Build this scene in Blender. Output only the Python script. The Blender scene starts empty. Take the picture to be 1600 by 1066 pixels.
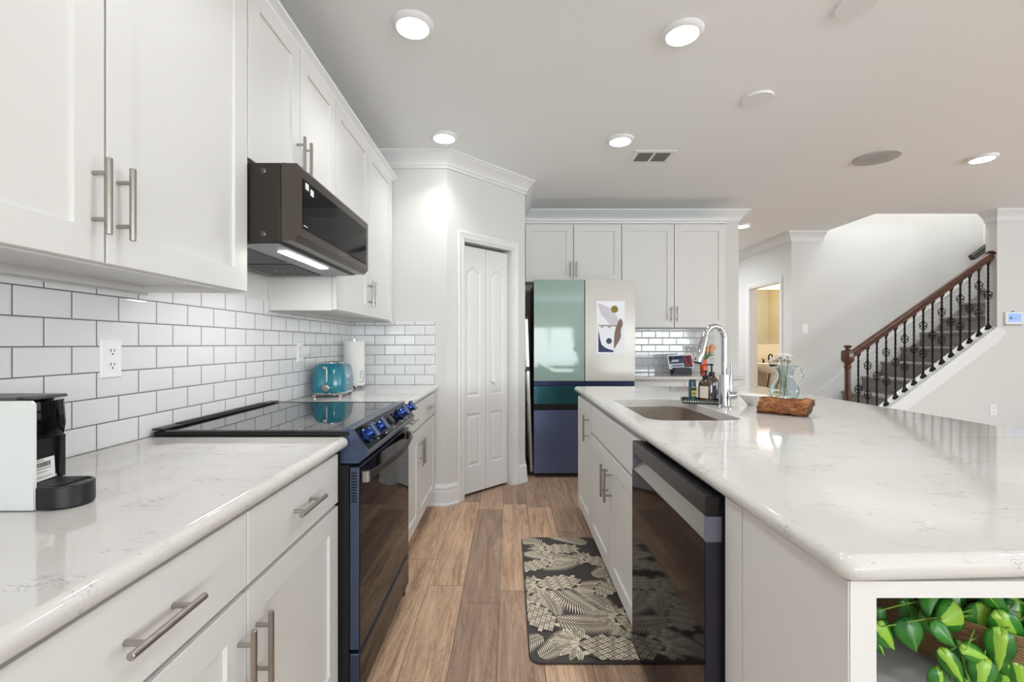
import bpy, bmesh, math, random
from mathutils import Vector, Matrix
R = math.radians
random.seed(7)
SC = bpy.context.scene
COL = SC.collection

# ------------------------------------------------------------------ camera
CAMH = 1.22
cd = bpy.data.cameras.new('camera')
cam = bpy.data.objects.new('camera', cd)
COL.objects.link(cam)
cam.location = (0, 0, CAMH)
cam.rotation_euler = (R(90), 0, 0)
cd.sensor_width = 36.0
cd.lens = 36.0 * 720 / 1600
cd.shift_x = 5 / 1600
cd.shift_y = 5 / 1600
cd.clip_start = 0.02
SC.camera = cam

# ------------------------------------------------------------------ world, view, big lights
w = bpy.data.worlds.new('world'); SC.world = w
w.use_nodes = True
wn = w.node_tree.nodes; wl = w.node_tree.links
bg = wn['Background']
sky = wn.new('ShaderNodeTexSky'); sky.sky_type = 'NISHITA'
sky.sun_disc = False; sky.sun_elevation = R(48); sky.sun_rotation = R(150)
wl.new(sky.outputs[0], bg.inputs[0]); bg.inputs[1].default_value = 0.22
SC.view_settings.view_transform = 'Standard'
SC.view_settings.look = 'None'
SC.view_settings.gamma = 1
SC.view_settings.use_curve_mapping = False
SC.view_settings.exposure = 0.34

def area(name, loc, rot, sx, sy, power, col=(1, 1, 1), shape='RECTANGLE', parent=None):
    l = bpy.data.lights.new(name, 'AREA'); l.shape = shape; l.size = sx
    if shape in ('RECTANGLE', 'ELLIPSE'): l.size_y = sy
    l.energy = power; l.color = col
    o = bpy.data.objects.new(name, l); COL.objects.link(o)
    o.location = loc; o.rotation_euler = rot
    if parent: o.parent = parent
    return o
DAY = (0.86, 0.94, 1.0)
area('window_daylight', (1.35, -6.90, 1.15), (R(140), 0, 0), 1.7, 2.0, 130, DAY)
area('window_daylight', (4.8, -6.90, 1.4), (R(140), 0, 0), 3.6, 1.7, 270, DAY)
area('window_daylight', (7.50, 0.0, 1.4), (R(140), 0, R(90)), 3.6, 1.7, 115, DAY)
for lx, ly in ((-.43, .95), (.80, .98), (.80, -.6), (-.43, -.6), (2.5, 1.0), (3.66, 2.2), (3.66, .2), (5.6, 2.6), (5.6, .2), (2.0, -2.5), (5.0, -2.5)):
    o_ = area('unseen_room_fill', (lx, ly, 2.64), (0, 0, 0), .14, .14, 2.6 if lx < 0 else 3.4, (.95, .972, 1), 'DISK'); o_.data.spread = R(125)  # added lamps without fixtures, out of view, fill for floor, counters and ceiling
area('unseen_stair_fill', (5.3, 5.5, 4.9), (0, 0, 0), 1.6, 0.6, 50, (0.96, 0.98, 1.0))  # unseen light added high in the stairwell to brighten the stair wall

# ------------------------------------------------------------------ helpers
def lin(c):
    c /= 255.0
    return c / 12.92 if c <= 0.04045 else ((c + 0.055) / 1.055) ** 2.4
def S(r, g, b): return (lin(r), lin(g), lin(b), 1.0)

def P(name, col, rough=0.5, metal=0.0, spec=0.5, coat=0.0, trans=0.0, ior=1.45, emit=None, es=0.0, aniso=0.0, sheen=0.0):
    m = bpy.data.materials.new(name); m.use_nodes = True
    b = m.node_tree.nodes['Principled BSDF']
    b.inputs['Base Color'].default_value = col
    b.inputs['Roughness'].default_value = rough
    b.inputs['Metallic'].default_value = metal
    b.inputs['Specular IOR Level'].default_value = spec
    b.inputs['Coat Weight'].default_value = coat
    b.inputs['Coat Roughness'].default_value = 0.03
    b.inputs['Transmission Weight'].default_value = trans
    b.inputs['IOR'].default_value = ior
    b.inputs['Anisotropic'].default_value = aniso
    b.inputs['Sheen Weight'].default_value = sheen
    if emit:
        b.inputs['Emission Color'].default_value = emit
        b.inputs['Emission Strength'].default_value = es
    return m

class N:
    """small node-graph helper"""
    def __init__(s, m): s.m = m; s.t = m.node_tree; s.n = s.t.nodes; s.l = s.t.links; s.b = s.n['Principled BSDF']
    def new(s, ty, **kw):
        n = s.n.new(ty)
        for k, v in kw.items(): setattr(n, k, v)
        return n
    def put(s, sock, v):
        if isinstance(v, bpy.types.NodeSocket): s.l.new(v, sock)
        else: sock.default_value = v
    def math(s, op, a, b=None, c=None):
        n = s.new('ShaderNodeMath', operation=op)
        for i, v in enumerate((a, b, c)):
            if v is not None: s.put(n.inputs[i], v)
        return n.outputs[0]
    def pos(s):
        g = s.new('ShaderNodeNewGeometry'); x = s.new('ShaderNodeSeparateXYZ')
        s.l.new(g.outputs['Position'], x.inputs[0]); return g.outputs['Position'], x.outputs
    def obj(s):
        g = s.new('ShaderNodeTexCoord'); return g.outputs['Object']
    def xyz(s, x, y, z):
        n = s.new('ShaderNodeCombineXYZ')
        for i, v in enumerate((x, y, z)): s.put(n.inputs[i], v)
        return n.outputs[0]
    def noise(s, vec, scale, detail=4, rough=0.5, dist=0.0):
        n = s.new('ShaderNodeTexNoise'); s.put(n.inputs['Vector'], vec)
        n.inputs['Scale'].default_value = scale; n.inputs['Detail'].default_value = detail
        n.inputs['Roughness'].default_value = rough; n.inputs['Distortion'].default_value = dist
        return n.outputs['Fac']
    def mapping(s, vec, sc=(1, 1, 1), loc=(0, 0, 0), rot=(0, 0, 0)):
        n = s.new('ShaderNodeMapping'); s.put(n.inputs[0], vec)
        n.inputs['Location'].default_value = loc; n.inputs['Rotation'].default_value = rot; n.inputs['Scale'].default_value = sc
        return n.outputs[0]
    def ramp(s, fac, stops, interp='LINEAR'):
        n = s.new('ShaderNodeValToRGB'); s.put(n.inputs[0], fac); e = n.color_ramp
        e.interpolation = interp
        while len(e.elements) < len(stops): e.elements.new(0.5)
        for i, (p, c) in enumerate(stops): e.elements[i].position = p; e.elements[i].color = c
        return n.outputs[0]
    def mix(s, fac, a, b, mode='MIX'):
        n = s.new('ShaderNodeMix', data_type='RGBA', blend_type=mode)
        s.put(n.inputs[0], fac); s.put(n.inputs[6], a); s.put(n.inputs[7], b); return n.outputs[2]
    def color(s, v): s.put(s.b.inputs['Base Color'], v)
    def rough(s, v): s.put(s.b.inputs['Roughness'], v)
    def bump(s, h, strength=0.2, dist=0.01):
        n = s.new('ShaderNodeBump'); n.inputs['Strength'].default_value = strength; n.inputs['Distance'].default_value = dist
        s.put(n.inputs['Height'], h); s.l.new(n.outputs[0], s.b.inputs['Normal'])

def g(v): return (v, v, v, 1.0)

# ------------------------------------------------------------------ mesh builder
ORG = {}
class MB:
    def __init__(s, T=None): s.v = []; s.f = []; s.mi = []; s.T = T; s.m = 0
    def add(s, verts, faces):
        b = len(s.v)
        for p in verts:
            p = tuple(p)
            s.v.append(tuple(s.T(*p)) if s.T else p)
        for f in faces: s.f.append([b + i for i in f]); s.mi.append(s.m)
    def box(s, a, b, bev=0.0, seg=2, M=None):
        x0, x1 = sorted((a[0], b[0])); y0, y1 = sorted((a[1], b[1])); z0, z1 = sorted((a[2], b[2]))
        if bev <= 0:
            vs = [(x, y, z) for x in (x0, x1) for y in (y0, y1) for z in (z0, z1)]
            fs = [(0, 1, 3, 2), (4, 6, 7, 5), (0, 4, 5, 1), (2, 3, 7, 6), (0, 2, 6, 4), (1, 5, 7, 3)]
        else:
            bm = bmesh.new(); bmesh.ops.create_cube(bm, size=1)
            for v in bm.verts: v.co = Vector(((x0 + x1) / 2 + v.co.x * (x1 - x0), (y0 + y1) / 2 + v.co.y * (y1 - y0), (z0 + z1) / 2 + v.co.z * (z1 - z0)))
            bev = min(bev, 0.49 * min(x1 - x0, y1 - y0, z1 - z0))
            bmesh.ops.bevel(bm, geom=bm.edges[:], offset=bev, segments=seg, affect='EDGES', profile=0.5)
            bm.verts.index_update()
            vs = [v.co[:] for v in bm.verts]; fs = [[v.index for v in f.verts] for f in bm.faces]; bm.free()
        if M: vs = [M @ Vector(v) for v in vs]
        s.add(vs, fs); return s
    def loops(s, loops, cap0=True, cap1=True, closed=True):
        n = len(loops[0]); vs = [p for l in loops for p in l]; fs = []
        rng = range(n) if closed else range(n - 1)
        for i in range(len(loops) - 1):
            for j in rng:
                k = (j + 1) % n
                fs.append((i * n + j, i * n + k, (i + 1) * n + k, (i + 1) * n + j))
        if cap0: fs.append(list(range(n))[::-1])
        if cap1: fs.append([(len(loops) - 1) * n + j for j in range(n)])
        s.add(vs, fs); return s
    def prism(s, poly, axis, a, b):
        """poly in the two other axes, extruded along axis from a to b"""
        def mk(p, t):
            return (t, p[0], p[1]) if axis == 'x' else (p[0], t, p[1]) if axis == 'y' else (p[0], p[1], t)
        return s.loops([[mk(p, a) for p in poly], [mk(p, b) for p in poly]])
    def cyl(s, p0, p1, r0, r1=None, seg=20, bev=0.0):
        r1 = r0 if r1 is None else r1
        p0 = Vector(p0); p1 = Vector(p1); d = (p1 - p0); L = d.length; d.normalize()
        a = d.orthogonal().normalized(); b = d.cross(a)
        st = [(0, r0), (L, r1)] if not bev else [(0, r0 - bev), (bev, r0), (L - bev, r1), (L, r1 - bev)]
        ls = []
        for t, r in st:
            ls.append([p0 + d * t + (a * math.cos(2 * math.pi * i / seg) + b * math.sin(2 * math.pi * i / seg)) * r for i in range(seg)])
        return s.loops(ls)
    def tube(s, pts, r, seg=10, cap=True, flat=None):
        pts = [Vector(p) for p in pts]; n = len(pts)
        rs = r if isinstance(r, (list, tuple)) else [r] * n
        t0 = (pts[1] - pts[0]).normalized(); a = t0.orthogonal().normalized()
        if flat: a = (Vector(flat) - t0 * Vector(flat).dot(t0)).normalized()
        ls = []
        for i in range(n):
            t = ((pts[min(i + 1, n - 1)] - pts[max(i - 1, 0)])).normalized()
            a = (a - t * a.dot(t)).normalized(); b = t.cross(a)
            rr = rs[i] if isinstance(rs[i], tuple) else (rs[i], rs[i])
            ls.append([pts[i] + a * math.cos(2 * math.pi * k / seg) * rr[0] + b * math.sin(2 * math.pi * k / seg) * rr[1] for k in range(seg)])
        return s.loops(ls, cap, cap)
    def lathe(s, prof, c=(0, 0, 0), seg=32, M=None, cap0=True, cap1=True, sx=1, sy=1):
        ls = []
        for r, z in prof:
            l = [Vector((math.cos(2 * math.pi * i / seg) * r * sx, math.sin(2 * math.pi * i / seg) * r * sy, z)) for i in range(seg)]
            if M: l = [M @ p for p in l]
            ls.append([p + Vector(c) for p in l])
        return s.loops(ls, cap0, cap1)
    def sweep(s, path, prof):
        """prof: closed polygon of (offset to the right of the path, z)"""
        n = len(path); ls = []
        for i in range(n):
            ns = []
            for a, b in ((i - 1, i), (i, i + 1)):
                if a >= 0 and b < n:
                    d = Vector((path[b][0] - path[a][0], path[b][1] - path[a][1])).normalized()
                    ns.append(Vector((d.y, -d.x)))
            m = ns[0] if len(ns) == 1 else (ns[0] + ns[1]) / (1 + ns[0].dot(ns[1]))
            ls.append([(path[i][0] + m.x * o, path[i][1] + m.y * o, z) for o, z in prof])
        return s.loops(ls)
    def rects(s, u0, u1, z0, z1, lps):
        """nested rectangles (inset, n) in a wall frame (u, n, z)"""
        ls = []
        for ins, nn in lps:
            ls.append([(u0 + ins, nn, z0 + ins), (u1 - ins, nn, z0 + ins), (u1 - ins, nn, z1 - ins), (u0 + ins, nn, z1 - ins)])
        return s.loops(ls)
    def build(s, name, mat, parent=None, smooth=35, at=None):
        mats = mat if isinstance(mat, (list, tuple)) else [mat]
        vs = [Vector(v) for v in s.v]
        lo = Vector((min(v.x for v in vs), min(v.y for v in vs), min(v.z for v in vs)))
        hi = Vector((max(v.x for v in vs), max(v.y for v in vs), max(v.z for v in vs)))
        c = Vector(((lo.x + hi.x) / 2, (lo.y + hi.y) / 2, lo.z))
        me = bpy.data.meshes.new(name)
        me.from_pydata([tuple(v - c) for v in vs], [], s.f)
        for mm in mats: me.materials.append(mm)
        for p, i in zip(me.polygons, s.mi): p.material_index = i
        bm = bmesh.new(); bm.from_mesh(me)
        bmesh.ops.recalc_face_normals(bm, faces=bm.faces[:])
        if smooth:
            for f in bm.faces: f.smooth = True
            for e in bm.edges:
                if len(e.link_faces) != 2: continue
                an = e.calc_face_angle(0); fa, fb = (f.calc_area() for f in e.link_faces)
                if an > R(smooth) or (an > R(6) and max(fa, fb) > 10 * min(fa, fb)): e.smooth = False
        bm.to_mesh(me); bm.free()
        o = bpy.data.objects.new(name, me); COL.objects.link(o)
        if parent is not None:
            o.parent = parent; o.location = c - ORG[parent]
        else: o.location = c
        ORG[o] = c
        return o

def tag(o, label, cat, group=None):
    o['label'] = label; o['category'] = cat
    if group: o['group'] = group
    return o
def thing(name, label, cat, loc, group=None):
    o = bpy.data.objects.new(name, None); COL.objects.link(o); o.empty_display_size = 0.05
    o.location = loc; ORG[o] = Vector(loc)
    return tag(o, label, cat, group)
def struct(o): o['kind'] = 'structure'; return o
def sroot(name, loc):
    o = bpy.data.objects.new(name, None); COL.objects.link(o); o.empty_display_size = 0.05
    o.location = loc; ORG[o] = Vector(loc); o['kind'] = 'structure'; return o
def dup(root, loc, label=None):
    r = root.copy(); COL.objects.link(r); r.location = loc
    if label: r['label'] = label
    for ch in list(root.children):
        c = ch.copy(); COL.objects.link(c); c.parent = r
        for gg in ch.children:
            d = gg.copy(); COL.objects.link(d); d.parent = c
    return r
_txt = {}
def text(mb, body, size, M, depth=0.0004):
    cu = bpy.data.curves.new('t', 'FONT'); cu.body = body; cu.size = size; cu.extrude = depth; cu.align_x = 'CENTER'; cu.align_y = 'CENTER'
    ob = bpy.data.objects.new('t', cu); COL.objects.link(ob)
    dg = bpy.context.evaluated_depsgraph_get()
    me = bpy.data.meshes.new_from_object(ob.evaluated_get(dg))
    T = mb.T; mb.T = None
    mb.add([M @ v.co for v in me.vertices], [list(p.vertices) for p in me.polygons]); mb.T = T
    bpy.data.objects.remove(ob); bpy.data.curves.remove(cu); bpy.data.meshes.remove(me)
def frameM(o, u, v, n):
    M = Matrix((u, v, n)).transposed().to_4x4(); M.translation = Vector(o); return M
def rrect(x0, y0, x1, y1, r, seg=6):
    pts = []
    for cx, cy, a0 in ((x1 - r, y1 - r, 0), (x0 + r, y1 - r, 90), (x0 + r, y0 + r, 180), (x1 - r, y0 + r, 270)):
        for i in range(seg + 1):
            a = R(a0 + 90 * i / seg); pts.append((cx + r * math.cos(a), cy + r * math.sin(a)))
    return pts
def arc(c, r, a0, a1, n, plane='xz', k=0):
    out = []
    for i in range(n + 1):
        a = R(a0 + (a1 - a0) * i / n); out.append((c[0] + r * math.cos(a), c[1] + r * math.sin(a)))
    return out
def px(x, y, Y): return Vector(((x - 795) * Y / 720, Y, CAMH - (y - 538) * Y / 720))
# ------------------------------------------------------------------ materials
M_wall = P('greige_wall_paint', S(218, 217, 214), 0.6, spec=0.25)
n = N(M_wall); p, _ = n.pos(); n.bump(n.noise(p, 160, 3), 0.06, 0.004)
M_ceil = P('white_ceiling_paint', S(248, 250, 250), 0.8, spec=0.15)
n = N(M_ceil); p, _ = n.pos(); n.bump(n.noise(p, 70, 4, 0.6), 0.15, 0.006)
M_trim = P('white_trim_paint', S(230, 230, 230), 0.35)
M_cab = P('white_cabinet_paint', S(222, 221, 218), 0.42, spec=0.4)
M_door = P('white_door_paint', S(228, 228, 227), 0.4)
M_warm = P('beige_powder_room_paint', S(222, 210, 188), 0.6)
M_steel = P('brushed_nickel', S(172, 168, 162), 0.32, 1.0, aniso=0.5)
M_chrome = P('chrome', S(196, 197, 200), 0.06, 1.0)
M_black = P('black_plastic', S(24, 24, 26), 0.35)
M_matte = P('matte_black', S(14, 14, 15), 0.6)
M_gloss = P('black_glass', S(11, 10, 11), 0.06, ior=1.2)
M_oven = P('oven_glass', S(12, 11, 11), 0.04, ior=1.24)
M_ctop = P('black_ceramic_glass', S(16, 16, 17), 0.025, ior=2.6)
M_bsteel = P('dark_stainless', S(92, 85, 79), 0.28, 0.85)
M_dsteel = P('dark_stainless_satin', S(62, 57, 53), 0.38, 0.7)
M_daytint = P('black_stainless_daylight_tint', S(78, 90, 116), 0.3, 0.7)  # black stainless; blue of reflected daylight put into the base colour
M_daytint_deep = P('black_stainless_deep_daylight_tint', S(40, 62, 122), 0.12, 0.85)  # knob steel, deeper blue of reflected daylight painted in
M_white = P('white_plastic', S(240, 240, 240), 0.35)
M_slot = P('outlet_slot', S(60, 60, 60), 0.6)
M_paper = P('white_paper', S(240, 239, 236), 0.9, spec=0.1)
M_silver = P('silver_satin_metal', S(170, 168, 166), 0.25, 0.9)
M_sink = P('brushed_sink_steel', S(196, 188, 180), 0.34, 1.0, aniso=0.6)
M_lamp = P('lamp_diffuser', g(0.9), 0.4, emit=(1, 0.97, 0.92, 1), es=14)
M_lampw = P('warm_lamp', g(0.9), 0.4, emit=(1, 0.9, 0.72, 1), es=9)
M_dark = P('dark_void', g(0.01), 0.9)
M_iron = P('dark_bronze_iron', S(30, 26, 25), 0.42, 0.6)
M_grey = P('speaker_grille_grey', S(196, 196, 194), 0.7)
M_vent = P('vent_louver_grey', S(120, 120, 114), 0.5)

# quartz
M_quartz = P('white_quartz', S(228, 225, 219), 0.07, spec=0.55)
n = N(M_quartz); p, _ = n.pos()
v1 = n.noise(n.mapping(p, (22, 60, 40), rot=(0, 0, R(14))), 1.0, 6, 0.6, 0.8)
ve = n.ramp(n.math('ABSOLUTE', n.math('SUBTRACT', v1, 0.5)), [(0.0, g(1)), (0.02, g(0))])
mk = n.ramp(n.noise(n.mapping(p, (7, 13, 9), loc=(3, 1, 0)), 1.0, 4, 0.6), [(0.54, g(0)), (0.63, g(1))])
fl = n.ramp(n.noise(n.mapping(p, (45, 130, 60), rot=(0, 0, R(14))), 1.0, 2, 0.5, 0.4), [(0.66, g(0)), (0.72, g(1))])
fm2 = n.ramp(n.noise(p, 5.5, 3, 0.6), [(0.50, g(0.12)), (0.62, g(1))])
fm = n.math('MULTIPLY', n.math('MAXIMUM', n.math('MULTIPLY', ve, mk), n.math('MULTIPLY', fl, n.math('MULTIPLY', fm2, 0.6))), 0.8)
cl = n.ramp(n.noise(p, 2.3, 4), [(0.35, S(210, 208, 204)), (0.7, S(202, 198, 193))])
n.color(n.mix(fm, cl, S(132, 127, 121)))

# subway tile: (axis u, sign) -> brick in world space
def tile_mat(name, axis, phase, z0, tint, mort):
    m = P(name, tint, 0.05, spec=0.6); n = N(m); _, x = n.pos()
    u = n.math('SUBTRACT', x[axis], phase); v = n.math('SUBTRACT', x[2], z0)
    b = n.new('ShaderNodeTexBrick'); n.put(b.inputs['Vector'], n.xyz(u, v, 0.0))
    b.offset = 0.5; b.offset_frequency = 2
    b.inputs['Scale'].default_value = 1.0; b.inputs['Brick Width'].default_value = 0.1505; b.inputs['Row Height'].default_value = 0.0749
    b.inputs['Mortar Size'].default_value = 0.0019; b.inputs['Mortar Smooth'].default_value = 0.05; b.inputs['Bias'].default_value = -1
    n.color(n.mix(b.outputs['Fac'], tint, mort)); n.rough(n.math('MULTIPLY_ADD', b.outputs['Fac'], 0.6, 0.06))
    b2 = n.new('ShaderNodeTexBrick'); n.put(b2.inputs['Vector'], n.xyz(u, v, 0.0)); b2.offset = 0.5; b2.offset_frequency = 2
    b2.inputs['Scale'].default_value = 1.0; b2.inputs['Brick Width'].default_value = 0.1505; b2.inputs['Row Height'].default_value = 0.0749
    b2.inputs['Mortar Size'].default_value = 0.008; b2.inputs['Mortar Smooth'].default_value = 0.9
    n.bump(n.math('SUBTRACT', 1.0, b2.outputs['Fac']), 0.35, 0.003)
    return m
M_tileL = tile_mat('white_subway_tile', 1, 1.10, 0.914, S(226, 226, 228), S(112, 112, 114))
M_tileP = tile_mat('white_subway_tile_return', 0, -1.0875, 0.914, S(228, 228, 230), S(112, 112, 114))
M_tileB = tile_mat('pale_subway_tile', 0, 1.29, 0.914, S(206, 209, 213), S(140, 142, 144))

# wood plank floor, planks along Y
M_floor = P('wood_plank_floor', S(150, 120, 95), 0.38, spec=0.35)
n = N(M_floor); p, x = n.pos()
PW, PL = 0.181, 1.23
uu = n.math('DIVIDE', n.math('ADD', x[0], 0.045 + PW * 40), PW)
row = n.math('FLOOR', uu); fu = n.math('FRACT', uu)
wn1 = n.new('ShaderNodeTexWhiteNoise', noise_dimensions='1D'); n.put(wn1.inputs['W'], row)
vv = n.math('ADD', n.math('DIVIDE', x[1], PL), n.math('ADD', wn1.outputs['Value'], 20.0))
cell = n.math('FLOOR', vv); fv = n.math('FRACT', vv)
wn2 = n.new('ShaderNodeTexWhiteNoise', noise_dimensions='2D'); n.put(wn2.inputs['Vector'], n.xyz(row, cell, 0.0))
rnd = wn2.outputs['Value']
gv = n.xyz(n.math('MULTIPLY', x[0], 26.0), n.math('MULTIPLY', x[1], 1.7), n.math('MULTIPLY', rnd, 40.0))
gr = n.noise(gv, 1.0, 8, 0.68, 0.9)
gf = n.noise(n.xyz(n.math('MULTIPLY', x[0], 150.0), n.math('MULTIPLY', x[1], 5.0), n.math('MULTIPLY', rnd, 70.0)), 1.0, 4, 0.6, 0.3)
bl = n.noise(n.xyz(n.math('MULTIPLY', x[0], 9.0), n.math('MULTIPLY', x[1], 1.1), n.math('MULTIPLY', rnd, 90.0)), 1.0, 4, 0.6, 1.6)
wv = n.math('ABSOLUTE', n.math('SUBTRACT', n.math('FRACT', n.math('MULTIPLY', bl, 9.0)), 0.5))
ring = n.ramp(wv, [(0.0, g(1)), (0.16, g(0))])
base = n.ramp(gr, [(0.30, S(168, 142, 122)), (0.46, S(206, 180, 158)), (0.60, S(228, 204, 180)), (0.76, S(244, 226, 204))])
tone = n.ramp(rnd, [(0.0, S(244, 230, 216)), (0.5, S(226, 215, 206)), (1.0, S(196, 186, 180))])
c1 = n.mix(1.0, base, tone, 'MULTIPLY')
c2 = n.mix(n.math('MULTIPLY', n.ramp(gf, [(0.45, g(0)), (0.62, g(1))]), 0.22), c1, S(84, 64, 52))
c3 = n.mix(n.math('MULTIPLY', ring, 0.30), c2, S(92, 72, 60))
e1 = n.math('LESS_THAN', n.math('MINIMUM', fu, n.math('SUBTRACT', 1.0, fu)), 0.009)
e2 = n.math('LESS_THAN', n.math('MINIMUM', fv, n.math('SUBTRACT', 1.0, fv)), 0.0014)
sm = n.math('MAXIMUM', e1, e2)
n.color(n.mix(n.math('MULTIPLY', sm, 0.75), c3, S(58, 46, 40)))
n.rough(n.math('MULTIPLY_ADD', gr, 0.22, 0.30))
n.bump(n.math('SUBTRACT', n.math('MULTIPLY', gr, 0.25), sm), 0.25, 0.002)

M_carpet = P('grey_stair_carpet', S(142, 136, 130), 0.95, spec=0.05, sheen=0.4)
n = N(M_carpet); p, _ = n.pos(); a = n.noise(p, 90, 4, 0.7)
n.color(n.ramp(a, [(0.3, S(112, 107, 102)), (0.7, S(160, 154, 147))])); n.bump(a, 0.6, 0.006)
M_mahog = P('dark_mahogany', S(70, 38, 26), 0.28, coat=0.3)
n = N(M_mahog); p, _ = n.pos(); a = n.noise(n.mapping(p, (6, 60, 30)), 1, 5, 0.6, 0.6)
n.color(n.ramp(a, [(0.3, S(52, 27, 20)), (0.7, S(98, 56, 38))]))
M_log = P('split_log_wood', S(150, 96, 56), 0.6)
n = N(M_log); p = n.obj(); a = n.noise(n.mapping(p, (14, 55, 90)), 1, 8, 0.65, 1.0)
n.color(n.ramp(a, [(0.30, S(70, 38, 22)), (0.45, S(140, 84, 48)), (0.6, S(186, 126, 76)), (0.75, S(214, 166, 112))])); n.bump(a, 0.7, 0.012)
M_bark = P('dark_log_end', S(74, 52, 40), 0.8)
n = N(M_bark); p = n.obj(); a = n.noise(p, 60, 6, 0.7, 0.8); n.color(n.ramp(a, [(0.3, S(48, 32, 25)), (0.7, S(108, 80, 62))])); n.bump(a, 0.6, 0.006)
M_glass = P('clear_glass', S(236, 246, 248), 0.02, trans=1.0, ior=1.3)
M_amber = P('amber_glass', S(60, 28, 10), 0.04, spec=0.7, coat=0.5)
M_teal = P('teal_toaster_enamel', S(24, 116, 134), 0.22, coat=0.4)
# ------------------------------------------------------------------ room shell
CZ = 2.665
XT, XW = -1.186, -1.194          # tile face / wall face on the left
YP = 3.488                        # pantry return wall
D0 = Vector((-0.469, YP, 0)); DU = Vector((math.sqrt(.5), math.sqrt(.5), 0)); DN = Vector((math.sqrt(.5), -math.sqrt(.5), 0)); DL = 0.868
D1 = D0 + DU * DL
YB = 5.0; XBE = 2.493
XH, YS = 3.65, 5.95
def TD(u, nn, z): q = D0 + DU * u + DN * nn; return (q.x, q.y, z)

def sbox(name, a, b, mat): return struct(MB().box(a, b).build(name, mat, smooth=0))
sbox('floor', (-1.6, -7.2, -0.1), (7.8, 8.8, 0.0), M_floor)
m = MB()
m.box((-1.6, -7.2, CZ), (7.8, 5.1, CZ + 0.12)); m.box((-1.6, 5.1, CZ), (4.06, 8.8, CZ + 0.12))
struct(m.build('ceiling', M_ceil, smooth=0))
sbox('wall_left', (XW - 0.12, -7.0, 0), (XW, 3.6, CZ), M_wall)
m = MB(); m.box((XW, YP, 0), (D0.x, YP + 0.1, CZ))
struct(m.build('wall_pantry', M_wall, smooth=0))
O0, O1, OZ = 0.161, 0.710, 2.04
m = MB(TD)
m.box((0, -0.1, 0), (O0, 0, CZ)); m.box((O1, -0.1, 0), (DL, 0, CZ)); m.box((O0, -0.1, OZ), (O1, 0, CZ))
struct(m.build('wall_diagonal', M_wall, smooth=0))
sbox('wall_alcove', (0.045, D1.y, 0), (D1.x, YB + 0.12, CZ), M_wall)
sbox('wall_back', (D1.x, YB, 0), (XBE, YB + 0.12, CZ), M_wall)
sbox('wall_hall_end', (-1.5, 8.6, 0), (XH + 0.12, 8.72, CZ), M_wall)
PD0, PD1, PDZ = 6.20, 7.00, 2.07
m = MB()
m.box((XH, YS, 0), (XH + 0.12, PD0, CZ)); m.box((XH, PD1, 0), (XH + 0.12, 8.6, CZ)); m.box((XH, PD0, PDZ), (XH + 0.12, PD1, CZ))
struct(m.build('wall_hall', M_wall, smooth=0))
sbox('wall_stair', (XH + 0.12, YS, 0), (6.4, YS + 0.12, 5.1), M_wall)
sbox('wall_stair_right', (6.125, 5.1, 0), (6.4, YS, 5.1), M_wall)
m = MB(); m.box((3.94, 5.1, CZ + 0.121), (4.06, YS, 5.1)); m.box((3.94, 4.98, CZ + 0.121), (6.4, 5.1, 5.1))
struct(m.build('wall_stair_upper', M_wall, smooth=0))
sbox('ceiling_stairwell', (3.94, 4.98, 5.1), (6.4, YS + 0.12, 5.2), M_ceil)
sbox('wall_column', (5.277, 4.98, 0), (7.6, 5.1, CZ), M_wall)
# rear of the room, behind the camera: openings for daylight
m = MB()
YR = -7.0
for a, b, c, d in ((-1.2, 0.5, 0, CZ), (0.5, 2.2, 2.25, CZ), (2.2, 3.0, 0, CZ), (3.0, 6.6, 0, 0.55), (3.0, 6.6, 2.25, CZ), (6.6, 7.6, 0, CZ)):
    m.box((a, YR - 0.12, c), (b, YR, d))
struct(m.build('wall_rear', M_wall, smooth=0))
m = MB()
for a, b, c, d in ((-7.0, -1.8, 0, CZ), (-1.8, 1.8, 0, 0.55), (-1.8, 1.8, 2.25, CZ), (1.8, 5.0, 0, CZ)):
    m.box((7.6, a, c), (7.72, b, d))
struct(m.build('wall_right', M_wall, smooth=0))
def win(name, x0, x1, z0, z1, k, along='x', at=YR):
    m = MB((lambda u, nn, z: (u, at - 0.06 + nn, z)) if along == 'x' else (lambda u, nn, z: (7.66 + nn, u, z)))
    f = 0.05
    for i in range(k + 1):
        u = x0 + (x1 - x0) * i / k; u = min(max(u, x0 + f / 2), x1 - f / 2)
        m.box((u - f / 2, -0.03, z0), (u + f / 2, 0.03, z1))
    for z in (z0, z1 - f): m.box((x0, -0.03, z), (x1, 0.03, z + f))
    struct(m.build(name, M_trim))
win('window_1', 0.5, 2.2, 0.0, 2.25, 2); win('window_2', 3.0, 6.6, 0.55, 2.25, 4); win('window_3', -1.8, 1.8, 0.55, 2.25, 4, 'y')
sbox('ground', (-25, -40, -0.25), (40, 30, -0.15), P('lawn', S(120, 132, 96), 0.9))

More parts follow.
